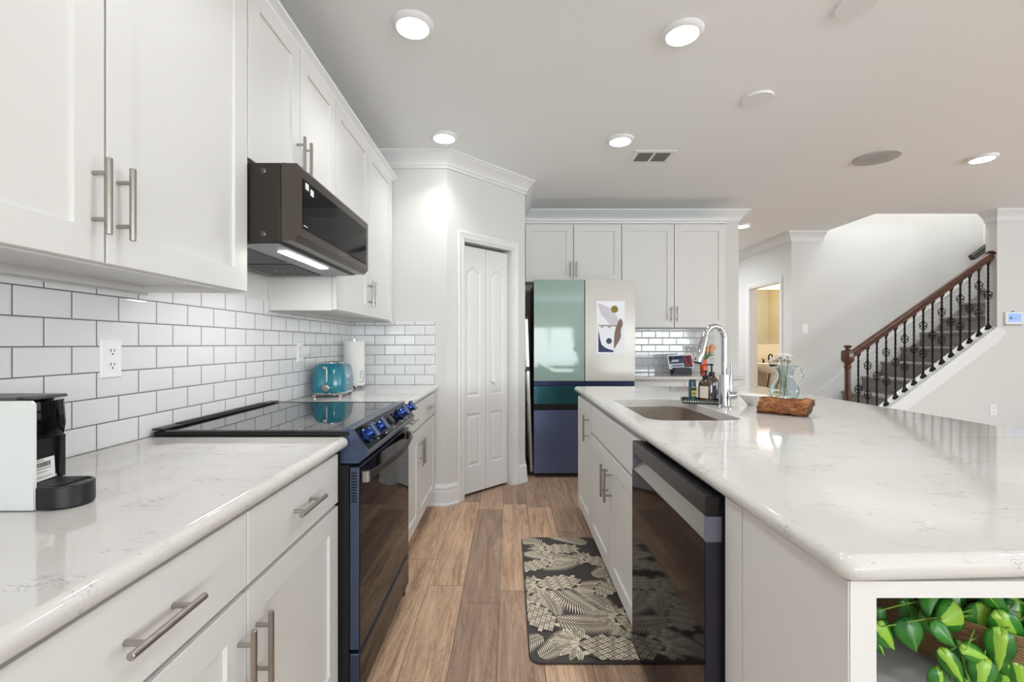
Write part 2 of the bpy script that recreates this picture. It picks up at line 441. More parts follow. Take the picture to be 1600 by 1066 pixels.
# crown, baseboards
cp = [(0, CZ - .115), (.012, CZ - .115), (.014, CZ - .098), (.022, CZ - .094), (.024, CZ - .080), (.032, CZ - .066), (.048, CZ - .046), (.066, CZ - .030), (.074, CZ - .024), (.078, CZ - .016), (.088, CZ - .013), (.09, CZ), (0, CZ)]
struct(MB().sweep([(XW, YP), (D0.x, YP), (D1.x, D1.y), (D1.x, YB), (XBE, YB), (XBE, YB + .12)], cp).build('trim_1', M_trim, smooth=25))
struct(MB().sweep([(XH, 8.6), (XH, YS), (4.06, YS)], cp).build('trim_2', M_trim, smooth=25))
struct(MB().sweep([(5.277, 5.1), (5.277, 4.98), (7.6, 4.98)], cp).build('trim_3', M_trim, smooth=25))
bp = [(0, 0), (.026, 0), (.026, .014), (.018, .018), (.016, .105), (.013, .112), (.012, .122), (.015, .128), (.013, .142), (.007, .150), (.006, .160), (0, .160)]
q = D0 + DU * (O0 - .062)
struct(MB().sweep([(-.62, YP), (D0.x, YP), (q.x, q.y)], bp).build('baseboard_pantry', M_trim, smooth=25))
q = D0 + DU * (O1 + .062)
struct(MB().sweep([(q.x, q.y), (D1.x, D1.y), (D1.x, YB)], bp).build('baseboard_alcove', M_trim, smooth=25))

# pantry bifold door with casing
cas = [(0, 0), (.062, 0), (.062, .012), (.052, .019), (.020, .012), (.012, .014), (.006, .008), (0, .008)]
def casing(T, u0, u1, zt, name, zb=0.0):
    m = MB(T)
    # three mitred legs; profile (distance from opening, thickness)
    for a, b in (((u0, zb), (u0, zt)), ((u0, zt), (u1, zt)), ((u1, zt), (u1, zb))):
        ls = []
        for (uu, zz) in (a, b):
            du = -1 if uu == u0 else 1
            ls.append([(uu + du * o, t, zz + (o if zz == zt else 0)) for o, t in cas])
        if a[1] == b[1]: pass
        elif a[0] == b[0]: pass
        m.loops(ls)
    return struct(m.build(name, M_trim, smooth=25))
casing(TD, O0, O1, OZ, 'trim_4')
m = MB(TD)
m.box((O0, -.1, 0), (O0 + .012, 0, OZ)); m.box((O1 - .012, -.1, 0), (O1, 0, OZ)); m.box((O0 + .012, -.1, OZ - .012), (O1 - .012, 0, OZ))
struct(m.build('trim_5', M_trim, smooth=0))
struct(MB(TD).box((O0 + .012, -.135, 0), (O1 - .012, -.105, OZ - .012)).build('pantry_shade_sheet', M_dark, smooth=0))  # near-black sheet behind the leaves, stands for shade in the door gaps
dr = sroot('door_1', TD((O0 + O1) / 2, -.05, 0))
DW0, DW1 = O0 + .016, O1 - .016; DM = (DW0 + DW1) / 2
def leaf(u0, u1):
    z0, z1, nb, nf = .022, 2.006, -.078, -.045
    nu, nz = 52, 330; pu0, pu1 = u0 + .058, u1 - .058; hw = (pu1 - pu0) / 2; uc = (pu0 + pu1) / 2
    def sd(u, z):
        best = -1
        for a, b, arch in ((.80, 1.80, True), (.235, .655, False)):
            d = min(u - pu0, pu1 - u, z - a)
            t = abs(u - uc) / hw
            top = b + (.045 * (0.5 + 0.5 * math.cos(math.pi * min(1, t * 1.05))) if arch else 0)
            d = min(d, (top - z) * .9)
            best = max(best, d)
        return best
    def h(u, z):
        d = sd(u, z)
        if d <= 0: return 0
        if d < .010: return -.010 * math.sin(d / .010 * math.pi / 2)
        if d < .014: return -.010
        if d < .036: return -.010 + .009 * math.sin((d - .014) / .022 * math.pi / 2)
        return -.001
    vs = []; fs = []
    us = [u0 + (u1 - u0) * i / nu for i in range(nu + 1)]; zs = [z0 + (z1 - z0) * j / nz for j in range(nz + 1)]
    for z in zs:
        for u in us: vs.append((u, nf + h(u, z), z))
    W = nu + 1
    for j in range(nz):
        for i in range(nu): fs.append((j * W + i, j * W + i + 1, (j + 1) * W + i + 1, (j + 1) * W + i))
    b = len(vs); vs += [(u0, nb, z0), (u1, nb, z0), (u1, nb, z1), (u0, nb, z1)]
    bot = list(range(W)); top = [nz * W + i for i in range(W)]; lf = [j * W for j in range(nz + 1)]; rt = [j * W + nu for j in range(nz + 1)]
    fs += [(b, b + 1, b + 2, b + 3), [b, b + 1] + bot[::-1], [b + 3, b + 2] + top[::-1], [b, b + 3] + lf[::-1], [b + 1, b + 2] + rt[::-1]]
    m = MB(TD); m.add(vs, fs); return m
leaf(DW0, DM - .002).build('panel', M_door, dr, smooth=60)
leaf(DM + .002, DW1).build('panel', M_door, dr, smooth=60)
# knob on the right leaf
kc = Vector(TD(DM + .075, -.045, .905))
m = MB(); Mk = frameM(kc, DU, (0, 0, 1), DN)
m.lathe([(.012, 0), (.012, .003), (.007, .008), (.007, .018), (.014, .022), (.018, .030), (.016, .038), (.009, .042)], M=Mk, seg=20)
m.build('knob', M_trim, dr)
m = MB(TD); m.box((DW0 + .004, -.074, 0), (DW0 + .02, -.05, .021), .002); m.build('pivot_bracket', M_silver, dr)
# ------------------------------------------------------------------ cabinet kit; frame (u along, n out, z up)
def TL(u, nn, z): return (XT + nn, u, z)
def shaker(T, u0, u1, z0, z1, nf, fw=.068, t=.020):
    return MB(T).rects(u0, u1, z0, z1, [(0, nf - t), (0, nf - .0015), (.0015, nf), (fw, nf), (fw + .0025, nf - .008)])
def slab(T, u0, u1, z0, z1, nf, t=.020):
    return MB(T).rects(u0, u1, z0, z1, [(0, nf - t), (0, nf - .0015), (.0015, nf)])
def pull(T, u, z, nf, vert, L=.158, parent=None):
    m = MB(T); d = .033; h = L / 2; s = .048
    e = (lambda k, nn: (u, nn, z + k)) if vert else (lambda k, nn: (u + k, nn, z))
    # world-space cylinders through the frame: build in frame coordinates
    m.cyl(e(-h, nf + d), e(h, nf + d), .0062, seg=14, bev=.001)
    for k in (-s, s): m.cyl(e(k, nf), e(k, nf + d), .0048, seg=10)
    return m.build('handle', M_steel, parent)
def carcass(T, u0, u1, z0, z1, nb, nf, name='body', parent=None, toe=0.0, mids=(), rails=(), shelf=True, top=True, fill=0.0, zbot=None):
    """side panels, back, bottom and face frame; nf = face-frame front"""
    m = MB(T); t = .016; zb = z0 + toe
    m.box((u0, nb, zb), (u0 + t, nf - .019, z1)); m.box((u1 - t, nb, zb), (u1, nf - .019, z1))
    m.box((u0 + t, nb, zb), (u1 - t, nb + .008, z1))
    zz = zb + .012 if zbot is None else zbot
    m.box((u0 + t, nb + .008, zz), (u1 - t, nf - .019, zz + .016))
    if top: m.box((u0 + t, nb + .008, z1 - .016), (u1 - t, nf - .019, z1))
    st = .038
    m.box((u0, nf - .019, zb), (u0 + st, nf, z1)); m.box((u1 - st, nf - .019, zb), (u1 + fill, nf, z1))
    m.box((u0 + st, nf - .019, z1 - st), (u1 - st, nf, z1)); m.box((u0 + st, nf - .019, zb), (u1 - st, nf, zb + st))
    for k in mids: m.box((k - st / 2, nf - .019, zb + st), (k + st / 2, nf, z1 - st))
    for z in rails: m.box((u0 + st, nf - .0195, z - .012), (u1 - st, nf - .0005, z + .012))
    if toe: m.box((u0, nb, z0), (u1, nf - .06, zb))
    return m.build(name, M_cab, parent, smooth=0)

UN = .33      # upper door face
def upper(T, u0, u1, z0, z1, mid, label, hz, nb=.0, nf=UN, fill=0, g0=.003, g1=.003, group='white upper wall cabinets'):
    c = Vector(T((u0 + u1) / 2, nb, z0)); r = thing('upper_cabinet', label, 'cabinet', c, group)
    carcass(T, u0, u1, z0 - .004, z1, nb, nf - .022, parent=r, fill=fill, zbot=z0 + .018)
    edges = [(u0 + g0, mid - .003, mid - .030), (mid + .003, u1 - g1, mid + .030)]
    for a, b, hu in edges:
        d = shaker(T, a, b, z0, z1 - .006, nf).build('door', M_cab, r, smooth=20)
        pull(T, hu, hz, nf, True, parent=d)
    return r
ZU0, ZU1 = 1.392, 2.44
upper(TL, .45, 1.512, ZU0, ZU1, .979, 'large white two-door wall cabinet nearest on the left, above the coffee machine', 1.525, nb=-.007)
upper(TL, 1.514, 2.281, 1.834, ZU1, 1.89, 'short white two-door wall cabinet directly above the microwave', 1.978, nb=-.007)
upper(TL, 2.283, 3.372, ZU0, ZU1, 2.827, 'tall white two-door wall cabinet above the teal toaster, beside the pantry wall', 1.525, nb=-.007, fill=.104)
cc = [(0, ZU1 - .006), (.014, ZU1 - .006), (.016, ZU1 + .004), (.024, ZU1 + .014), (.034, ZU1 + .022), (.036, ZU1 + .034), (0, ZU1 + .034)]
xf = XT + UN - .006
tag(MB().sweep([(xf - .016, .45), (xf - .016, 3.476)], [(o, z + .007) for o, z in cc]).build('cabinet_crown', M_trim, smooth=25), 'long white crown moulding along the top of the left wall cabinets', 'moulding')
# light cleat strips under the uppers
for a, b, w_ in ((.47, 1.50, 'near'), (2.30, 3.36, 'far')):
    pass

BN = .629     # base door face n  (x = -.557)
def base(T, u0, u1, mids, nf, label, hside, nb=.01, dz=(.705, .862), ztop=.874, group='white base cabinets', doors=True, fill=0):
    c = Vector(T((u0 + u1) / 2, nb, 0)); r = thing('base_cabinet', label, 'cabinet', c, group)
    carcass(T, u0, u1, 0, ztop, nb, nf - .022, parent=r, toe=.105, mids=mids, rails=(.697,), fill=fill)
    us = [u0] + list(mids) + [u1]
    for i in range(len(us) - 1):
        a = us[i] + (.003 if i == 0 else .0022); b = us[i + 1] - (.003 if i == len(us) - 2 else .0022)
        d = slab(T, a, b, dz[0], dz[1], nf).build('drawer', M_cab, r, smooth=20)
        pull(T, (a + b) / 2, (dz[0] + dz[1]) / 2 + .003, nf, False, parent=d)
        d = shaker(T, a, b, .115, .693, nf).build('door', M_cab, r, smooth=20)
        hu = b - .032 if hside[i] == 'r' else a + .032
        pull(T, hu, .553, nf, True, parent=d)
    return r
base(TL, .45, 1.505, (.982,), BN, 'white base cabinet with drawers nearest on the left, beside the range', 'rl')
base(TL, 2.295, 3.478, (2.857,), BN, 'white base cabinet between the range and the pantry wall', 'rl')

# countertops -----------------------------------------------------
def slabtop(T2, u0, u1, n0, n1, z0, z1, rnd, name, label, cat='countertop', hole=None, rc=.02, group=None, skew=0):
    """rnd = (left, right, back, front) flags 0/1 for the bullnose; T2(u, n, z)"""
    r = (z1 - z0) / 2; zc = (z0 + z1) / 2
    rl, rr, rb, rf = rnd
    def outline(o):
        q = max(rc - o, .002)
        pts = []
        for cx, cy, a0, sx, sy in ((u1, n1, 0, rr, rf), (u0, n1, 90, rl, rf), (u0, n0, 180, rl, rb), (u1, n0, 270, rr, rb)):
            dx = -o * rr if cx == u1 else o * rl; dy = -o * rf if cy == n1 else o * rb
            qq = q if (sx and sy) else .002
            sxn = -1 if cx == u1 else 1; syn = -1 if cy == n1 else 1
            for i in range(7):
                a = R(a0 + 15 * i); pts.append((cx + dx + sxn * qq + qq * math.cos(a), cy + dy + syn * qq + qq * math.sin(a)))
        return pts
    ls = []
    for k in range(9):
        a = R(-90 + 180 * k / 8)
        o = r * (1 - math.cos(a)); ls.append([(x, y, zc + r * math.sin(a)) for x, y in outline(o)])
    m = MB(T2)
    if not hole: m.loops(ls)
    else:
        m.loops(ls, False, False)
        hl = hole; nH = len(hl)
        e = .003
        cxh = sum(p[0] for p in hl) / nH; cyh = sum(p[1] for p in hl) / nH
        def gl(o): return [(x + (1 if x > cxh else -1) * o, y + (1 if y > cyh else -1) * o) for x, y in hl]
        hls = [[(x, y, z1) for x, y in gl(e)], [(x, y, z1 - e) for x, y in hl], [(x, y, z0) for x, y in hl]]
        m.loops(hls, False, False)
        for outer, inner in ((ls[-1], hls[0]), (ls[0], hls[-1])):
            bm = bmesh.new()
            for lp in (outer, inner):
                vv = [bm.verts.new(p) for p in lp]
                for i in range(len(vv)): bm.edges.new((vv[i], vv[(i + 1) % len(vv)]))
            bmesh.ops.triangle_fill(bm, use_beauty=True, use_dissolve=False, edges=bm.edges[:])
            bm.verts.index_update()
            m.add([v.co[:] for v in bm.verts], [[v.index for v in f.verts] for f in bm.faces]); bm.free()
    o = m.build(name, M_quartz, smooth=30)
    return tag(o, label, cat, group)
CT0, CT1 = .877, .914
slabtop(TL, .40, 1.519, -.006, .656, CT0, CT1, (1, 0, 0, 1), 'countertop', 'white quartz countertop nearest on the left, under the coffee machine')
slabtop(TL, 2.281, 3.483, -.006, .656, CT0, CT1, (0, 0, 0, 1), 'countertop', 'white quartz countertop on the left beyond the range, under the toaster')

# tile ---------------------------------------------------------------
m = MB(); m.box((XW + .0005, .40, CT1 + .001), (XT, YP - .009, ZU0 - .012)); m.box((XW + .0005, 1.515, ZU0 - .012), (XT, 2.280, 1.432))
tag(m.build('tile_backsplash', M_tileL, smooth=0), 'white subway tile backsplash along the left wall behind the range', 'backsplash')
tag(MB().box((XT + .001, YP - .008, CT1 + .001), (-.556, YP - .0005, ZU0 - .001)).build('tile_backsplash', M_tileP, smooth=0), 'white subway tile backsplash on the short pantry wall behind the paper towels', 'backsplash')

# outlets ------------------------------------------------------------
def outlet(T, u, z, nn, label, kind='outlet', w_=.072, h=.116, group=None):
    c = Vector(T(u, nn, z)); nm = 'wall_outlet' if kind == 'outlet' else 'light_switch'
    r = thing(nm, label, kind, c, group)
    MB(T).rects(u - w_ / 2, u + w_ / 2, z - h / 2, z + h / 2, [(0, nn), (0, nn + .003), (.003, nn + .006)]).build('cover_plate', M_white, r)
    if kind == 'outlet':
        for s in (-1, 1):
            zc = z + s * .0205
            m = MB(T); pts = [(u + .0165 * math.cos(a), zc + max(-.0135, min(.0135, .0165 * math.sin(a)))) for a in [2 * math.pi * i / 24 for i in range(24)]]
            m.loops([[(a, nn + .005, b) for a, b in pts], [(a, nn + .0075, b) for a, b in pts]])
            k = m.build('receptacle', M_white, r)
            m = MB(T)
            m.box((u - .0075, nn + .007, zc - .002), (u - .0050, nn + .0079, zc + .008)); m.box((u + .0050, nn + .007, zc - .001), (u + .0075, nn + .0079, zc + .007))
            m.cyl((u, nn + .007, zc - .008), (u, nn + .0079, zc - .008), .0028, seg=10)
            m.build('slots', M_slot, k)
    else:
        for s in ((-.5, .5) if w_ > .1 else (0,)):
            uc = u + s * .046
            MB(T).rects(uc - .0165, uc + .0165, z - .033, z + .033, [(0, nn + .005), (0, nn + .009), (.002, nn + .010)]).build('rocker', M_white, r)
    return r
outlet(TL, 1.371, 1.178, 0, 'white wall outlet in the tile above the coffee machine')
outlet(TL, 2.612, 1.176, 0, 'white wall outlet in the tile left of the teal toaster')

# range --------------------------------------------------------------
RY0, RY1 = 1.527, 2.273
rg = thing('range', 'black slide-in electric range with daylight-tinted blue knobs on the left', 'stove', (-.84, 1.9, 0))
m = MB(); m.box((-1.15, RY0, .03), (-.56, RY1, .914)); m.box((-.56, RY0, .03), (-.53, RY1, .82)); m.build('body', M_matte, rg, smooth=0)
m = MB(); m.box((-1.172, RY0 - .007, .9165), (-.528, RY1 + .007, .9305), .002); ckf = m.build('cooktop_frame', M_matte, rg)
m = MB(); m.box((-1.136, RY0 - .004, .9306), (-.530, RY1 + .004, .9335), .0006); m.build('cooktop', M_ctop, ckf)
m = MB(); m.box((-1.178, RY0 - .008, .9345), (-1.138, RY1 + .008, .941), .002)
for i in range(2): m.box((-1.172 + i * .015, RY0 + .09, .941), (-1.163 + i * .015, RY1 - .09, .9445), .002)
m.build('rear_vent', M_black, rg)
for yy in (RY0 - .008, RY1 - .002): MB().box((-1.137, yy, .9345), (-.53, yy + .010, .9358), .0006).build('edge_trim', M_black, rg)
# control panel wedge
wp = [(-.557, .936), (-.519, .940), (-.4645, .866), (-.478, .842), (-.496, .826), (-.557, .826)]
m = MB(); m.prism([(x, z) for x, z in wp], 'y', RY0 - .002, RY1 + .002); cpn = m.build('control_panel', M_daytint, rg, smooth=0)
# recessed side frame on the near end
m = MB()
inn = [(-.548, .925), (-.525, .925), (-.481, .865), (-.490, .848), (-.502, .838), (-.548, .838)]
m.loops([[(x, RY0 - .0021, z) for x, z in wp], [(x, RY0 - .0045, z) for x, z in wp], [(x, RY0 - .0045, z) for x, z in inn], [(x, RY0 - .0022, z) for x, z in inn]], False, False); m.build('end_cap', M_daytint, cpn)
sd = Vector((.0545, 0, -.074)).normalized(); sn = Vector((.074, 0, .0545)).normalized()
def face(s, y, d=0): return Vector((-.519, y, .940)) + sd * s + sn * d
Mf = lambda s, y: frameM(face(s, y), (0, 1, 0), sd, sn)
m = MB(); M = Mf(0, RY0)
m.box((.012, .006, -.001), (RY1 - RY0 - .012, .088, .0022), .0008, M=M); m.build('control_glass', M_gloss, cpn)
m = MB(); M = Mf(0, RY0)
m.box((.0, .0895, -.001), (RY1 - RY0, .0915, .003), M=M); m.box((.0, .0005, -.001), (RY1 - RY0, .003, .003), M=M)
m.build('bright_trim', M_silver, cpn)
M = Mf(0, RY0)
for k in (.13, .24, .36, .50, .60): MB().box((k, .075, .002), (k + .02, .078, .0026), M=M).build('panel_marking', M_grey, cpn)
for y in (1.580, 1.712, 2.068, 2.215):
    M = Mf(.045, y); m = MB()
    m.lathe([(.027, .002), (.027, .008), (.024, .010), (.0215, .012), (.0195, .034), (.017, .037)], M=M, seg=28)
    kb = m.build('knob', M_daytint_deep, rg)
    m = MB(); m.box((-.0085, -.026, .030), (.0085, .026, .047), .003, M=M); m.build('grip', M_daytint, kb)
M = Mf(.045, 1.838); m = MB(); m.lathe([(.022, .002), (.022, .006), (.019, .008), (.018, .030), (.015, .033)], M=M, seg=28); kb = m.build('dial', M_black, rg)
m = MB(); m.lathe([(.0196, .010), (.0196, .016)], M=M, seg=28, cap0=False, cap1=False); m.build('dial_ring', M_silver, kb)
# oven door
dx0, dx1 = -.528, -.494
m = MB(); m.box((dx0, RY0, .205), (dx1 - .002, RY1, .812), .003); dd = m.build('oven_door', M_daytint, rg)
m = MB(); m.box((dx1 - .003, RY0 + .002, .207), (dx1, RY1 - .002, .810), .001); m.build('door_glass', M_oven, dd)
m = MB(); m.box((dx1 - .001, RY0 + .055, .330), (dx1 + .0006, RY1 - .04, .3325)); m.build('trim_line', M_silver, dd)
m = MB()
for k in range(11): m.box((-.521, RY0 - .0006, .790 - k * .0094), (-.505, RY0 + .003, .7945 - k * .0094))
m.build('vent_slots', M_dark, dd)
pts = []; 
for i in range(17):
    t = i / 16; y = RY0 + .02 + (RY1 - RY0 - .04) * t; pts.append((-.478 + .034 * math.sin(math.pi * t) ** .8, y, .776))
m = MB(); m.tube(pts, [(.0055, .0145)] * 17, seg=14, flat=(1, 0, 0))
hn = m.build('handle', M_dsteel, dd)
for ya in (RY0 + .012, RY1 - .032): MB().box((-.494, ya, .757), (-.468, ya + .02, .795), .003).build('handle_end', M_silver, hn)
m = MB(); m.box((dx0, RY0, .045), (dx1 - .002, RY1, .192), .003); dd = m.build('drawer', M_daytint, rg)
m = MB(); m.box((dx1 - .003, RY0 + .002, .047), (dx1, RY1 - .002, .190), .001); m.build('drawer_front', M_oven, dd)
for y in (RY0 + .05, RY1 - .03):
    for x in (-1.1, -.52):
        m = MB(); m.cyl((x, y, 0), (x, y, .032), .016, seg=14); m.build('foot', M_matte, rg)

# microwave ------------------------------------------------------------
my0, my1, mz0, mz1 = 1.517, 2.261, 1.558, 1.818
mw = thing('microwave', 'dark stainless microwave hood mounted above the range', 'microwave', (-.95, 1.89, mz0))
m = MB(); m.box((XW + .002, my0, mz0), (-.7515, my1, mz1), .002); m.build('housing', M_dsteel, mw)
m = MB(); dp = [(-.749, mz1), (-.697, mz1 - .002), (-.691, mz1 - .012), (-.691, mz0 + .022), (-.7096, mz0 + .003), (-.749, mz0 + .003)]
m.prism(dp, 'y', my0, my1); md = m.build('door', M_bsteel, mw, smooth=0)
m = MB(); m.box((-.692, my0 + .028, 1.608), (-.6895, my1 - .034, 1.776), .0006); m.build('door_window', M_gloss, md)
m = MB(); m.box((-.6896, my0 + .50, 1.606), (-.6890, my1 - .034, 1.609)); m.build('control_strip', M_dark, md)
for y, z in ((my0 + .045, 1.757), (my0 + .085, 1.748)): MB().box((-.6896, y, z - .011), (-.6888, y + .026, z + .011)).build('sticker', M_paper, md)
MB().box((-.6896, my0 + .032, 1.618), (-.6888, my0 + .062, 1.621)).build('marking', M_paper, md)
m = MB(); text(m, 'SAMSUNG', .016, frameM((-.6909, my0 + .40, 1.593), (0, 1, 0), (0, 0, 1), (1, 0, 0)), .0002); m.build('lettering', M_silver, md)
for x in (-.81,):
    for z in (mz0 + .025, mz1 - .027):
        m = MB(); m.lathe([(.011, 0), (.011, .001), (.008, .003), (.005, .004)], M=frameM((x, my0, z), (1, 0, 0), (0, 0, 1), (0, -1, 0)), seg=18); m.build('screw', M_bsteel, mw)
m = MB(); m.box((-1.16, my0 + .02, mz0 - .006), (-.765, my1 - .02, mz0 - .0005), .002); bt = m.build('underside_panel', P('grey_underside', S(150, 150, 154), .4, .5), mw)
for a, b in ((my0 + .05, my0 + .355), (my0 + .385, my1 - .05)):
    m = MB(); m.box((-1.13, a, mz0 - .0095), (-.90, b, mz0 - .006), .001); f_ = m.build('grease_filter', P('filter_mesh', S(70, 70, 74), .5, .6), bt)
    yc = (a + b) / 2; m = MB()
    ring = [(-1.02 + .018 * math.cos(t), yc + .03 * math.sin(t), mz0 - .011) for t in [2 * math.pi * i / 20 for i in range(21)]]
    m.tube(ring, .002, 6); m.build('pull_ring', M_silver, f_)
m = MB(); m.box((-.826, my0 + .13, mz0 - .009), (-.790, my0 + .50, mz0 - .0061), .001); ll = m.build('cooktop_light', M_lamp, bt)
area('cooktop_lamp', (0, 0, -.004), (0, 0, 0), .05, .38, 1.6, (1, .98, .95), parent=ll)

# coffee machine ---------------------------------------------------------
M_cmw = P('white_machine_shell', S(222, 224, 222), .4)
cm = thing('coffee_machine', 'small white and black capsule coffee machine on the left countertop', 'coffee machine', (-1.02, .883, CT1))
z0 = CT1; cy0, cy1 = .841, .925
m = MB(); m.prism([(-1.18, z0 + .002), (-.868, z0 + .002), (-.868, z0 + .196), (-.874, z0 + .202), (-1.18, z0 + .202)], 'y', cy0, cy0 + .006); m.build('side_panel', M_cmw, cm)
m = MB(); m.prism([(-1.18, z0 + .002), (-.906, z0 + .002), (-.906, z0 + .196), (-.908, z0 + .202), (-1.18, z0 + .202)], 'y', cy1 - .006, cy1); m.build('side_panel', M_cmw, cm)
m = MB(); m.box((-1.18, cy0 + .0062, z0 + .001), (-.905, cy1 - .0062, z0 + .200), .002); m.build('body', M_black, cm)
m = MB(); m.box((-1.17, cy0 + .002, z0 + .2021), (-.905, cy1 - .002, z0 + .208), .002)
m.box((-.905, cy0 + .012, z0 + .2021), (-.878, cy1 - .006, z0 + .2085), .003); m.build('lever_lid', P('dark_grey_lid', S(84, 84, 82), .35, .3), cm)
m = MB(); oy = [(cy0 + .0065, -.884), (cy0 + .02, -.876), ((cy0 + cy1) / 2, -.873), (cy1 - .02, -.878), (cy1 - .0005, -.892)]
m.loops([[(x, y, z0 + .128) for y, x in oy] + [(-.904, cy1 - .0005, z0 + .128), (-.904, cy0 + .0065, z0 + .128)],
         [(x + .004, y, z0 + .150) for y, x in oy] + [(-.904, cy1 - .0005, z0 + .150), (-.904, cy0 + .0065, z0 + .150)],
         [(x, y, z0 + .198) for y, x in oy] + [(-.904, cy1 - .0005, z0 + .198), (-.904, cy0 + .0065, z0 + .198)]]); m.build('brew_head', M_gloss, cm)
m = MB(); m.box((-.9045, cy0 + .0065, z0 + .05), (-.898, cy1 - .001, z0 + .128))
for i in range(10): m.box((-.898, cy0 + .008, z0 + .056 + i * .0075), (-.8968, cy1 - .002, z0 + .060 + i * .0075))
m.build('back_grille', M_black, cm)
m = MB(); m.box((-.8975, cy1 - .011, z0 + .0435), (-.888, cy1 - .0005, z0 + .1275), .002); m.build('side_column', M_black, cm)
m = MB(); M = frameM((-.8962, cy0 + .040, z0 + .066), (0, 1, .05), (0, -.05, 1), (1, 0, 0))
m.box((-.033, -.022, 0), (.028, .020, .001), .0004, M=M); lb = m.build('label', M_paper, cm)
m = MB(); random.seed(3); xx = -.022
while xx < .018:
    ww = random.choice((.0008, .0014, .002)); m.box((xx, .004, .0011), (xx + ww, .013, .0013), M=M); xx += ww + random.choice((.0007, .0013))
for k, (a, b) in enumerate(((-.012, .008), (-.028, .020), (-.028, .012), (-.028, .022))): m.box((a, (.016, .000, -.006, -.016)[k], .0011), (b, (.0172, .0012, -.0052, -.015)[k], .0013), M=M)
m.build('barcode', M_slot, lb)
# drip tray
def tray_out(o):
    pts = [(-.904, cy0 + .0065), (-.870, cy0 + .0045 + o)]
    for i in range(13):
        a = R(-78 + 156 * i / 12); pts.append((-.852 + (.048 - o) * math.cos(a), (cy0 + cy1) / 2 + (.042 - o) * math.sin(a)))
    pts += [(-.870, cy1 - .003 - o), (-.904, cy1 - .0065)]
    return pts
m = MB(); m.loops([[(x, y, z0 + .0005) for x, y in tray_out(.004)], [(x, y, z0 + .004) for x, y in tray_out(0)], [(x, y, z0 + .040) for x, y in tray_out(0)], [(x, y, z0 + .043) for x, y in tray_out(.002)], [(x, y, z0 + .043) for x, y in tray_out(.006)], [(x, y, z0 + .041) for x, y in tray_out(.007)]]); tr = m.build('drip_tray', M_black, cm)
m = MB()
for i in range(9): m.box((-.895, cy0 + .012 + i * .0072, z0 + .0412), (-.835, cy0 + .0152 + i * .0072, z0 + .0435))
m.build('tray_grid', P('tray_grid_grey', S(66, 66, 68), .4, .4), tr)

# toaster ----------------------------------------------------------------
tz = CT1; ph = R(5)
tax = Vector((-math.sin(ph), math.cos(ph), 0)); trt = Vector((math.cos(ph), math.sin(ph), 0))
tc = Vector((-1.062, 2.79, tz))
MT = frameM(tc, trt, tax, (0, 0, 1))     # local: x right, y away, z up
to = thing('toaster', 'teal retro two-slice toaster with chrome base on the far left countertop', 'toaster', tc)
def tl(z, hx, hy, r): return [MT @ Vector((a, b, z)) for a, b in rrect(-hx, -hy, hx, hy, r, 7)]
prof = [(.026, .090, .143, .055), (.032, .094, .147, .06), (.07, .095, .148, .06), (.12, .093, .144, .06), (.155, .089, .137, .06), (.178, .082, .128, .06), (.190, .072, .117, .06), (.195, .058, .100, .055)]
MB().loops([tl(*p) for p in prof]).build('body', M_teal, to, smooth=50)
MB().loops([tl(.010, .084, .136, .055), tl(.013, .093, .146, .06), tl(.021, .095, .148, .06), tl(.0258, .091, .144, .057)]).build('base_band', M_chrome, to)
MB().loops([tl(.1951, .050, .096, .045), tl(.198, .050, .096, .045), tl(.200, .046, .092, .042)]).build('top_plate', M_chrome, to)
for s in (-1, 1):
    m = MB(); m.box((s * .021 - .011, -.075, .1995), (s * .021 + .011, .075, .2006), M=MT); m.build('bread_slot', M_dark, to)
yf = -.1485
m = MB(); m.box((-.006, yf + .002, .085), (.006, yf + .012, .178), .002, M=MT); ls_ = m.build('lever_slot', M_chrome, to)
m = MB(); m.box((-.0025, yf + .001, .090), (.0025, yf + .004, .172), M=MT); m.build('slot_groove', M_dark, ls_)
m = MB(); m.lathe([(.004, 0), (.0035, .016), (.010, .018), (.012, .025), (.008, .031)], M=MT @ frameM((0, yf + .008, .170), (1, 0, 0), (0, 0, 1), (0, -1, 0)), seg=20); m.build('lever', M_chrome, to)
m = MB(); m.lathe([(.022, 0), (.022, .006), (.018, .010), (.017, .016), (.013, .018)], M=MT @ frameM((0, yf + .003, .055), (1, 0, 0), (0, 0, 1), (0, -1, 0)), seg=28); m.build('dial', M_silver, to)
for k in (-.033, .033):
    m = MB(); m.lathe([(.005, 0), (.005, .005), (.003, .007)], M=MT @ frameM((k, yf + .006, .055), (1, 0, 0), (0, 0, 1), (0, -1, 0)), seg=14); m.build('button', M_chrome, to)
m = MB()
for i, ch in enumerate('SMEG'): text(m, ch, .020, MT @ frameM((.0952, -.045 + i * .030, .112), (0, 1, 0), (0, 0, 1), (1, 0, 0)), .0016)
m.build('lettering', M_chrome, to)
for a in (-1, 1):
    for b in (-1, 1):
        m = MB(); m.lathe([(.010, 0), (.013, .003), (.011, .012)], c=MT @ Vector((a * .072, b * .12, 0)), seg=14); m.build('foot', M_chrome, to)
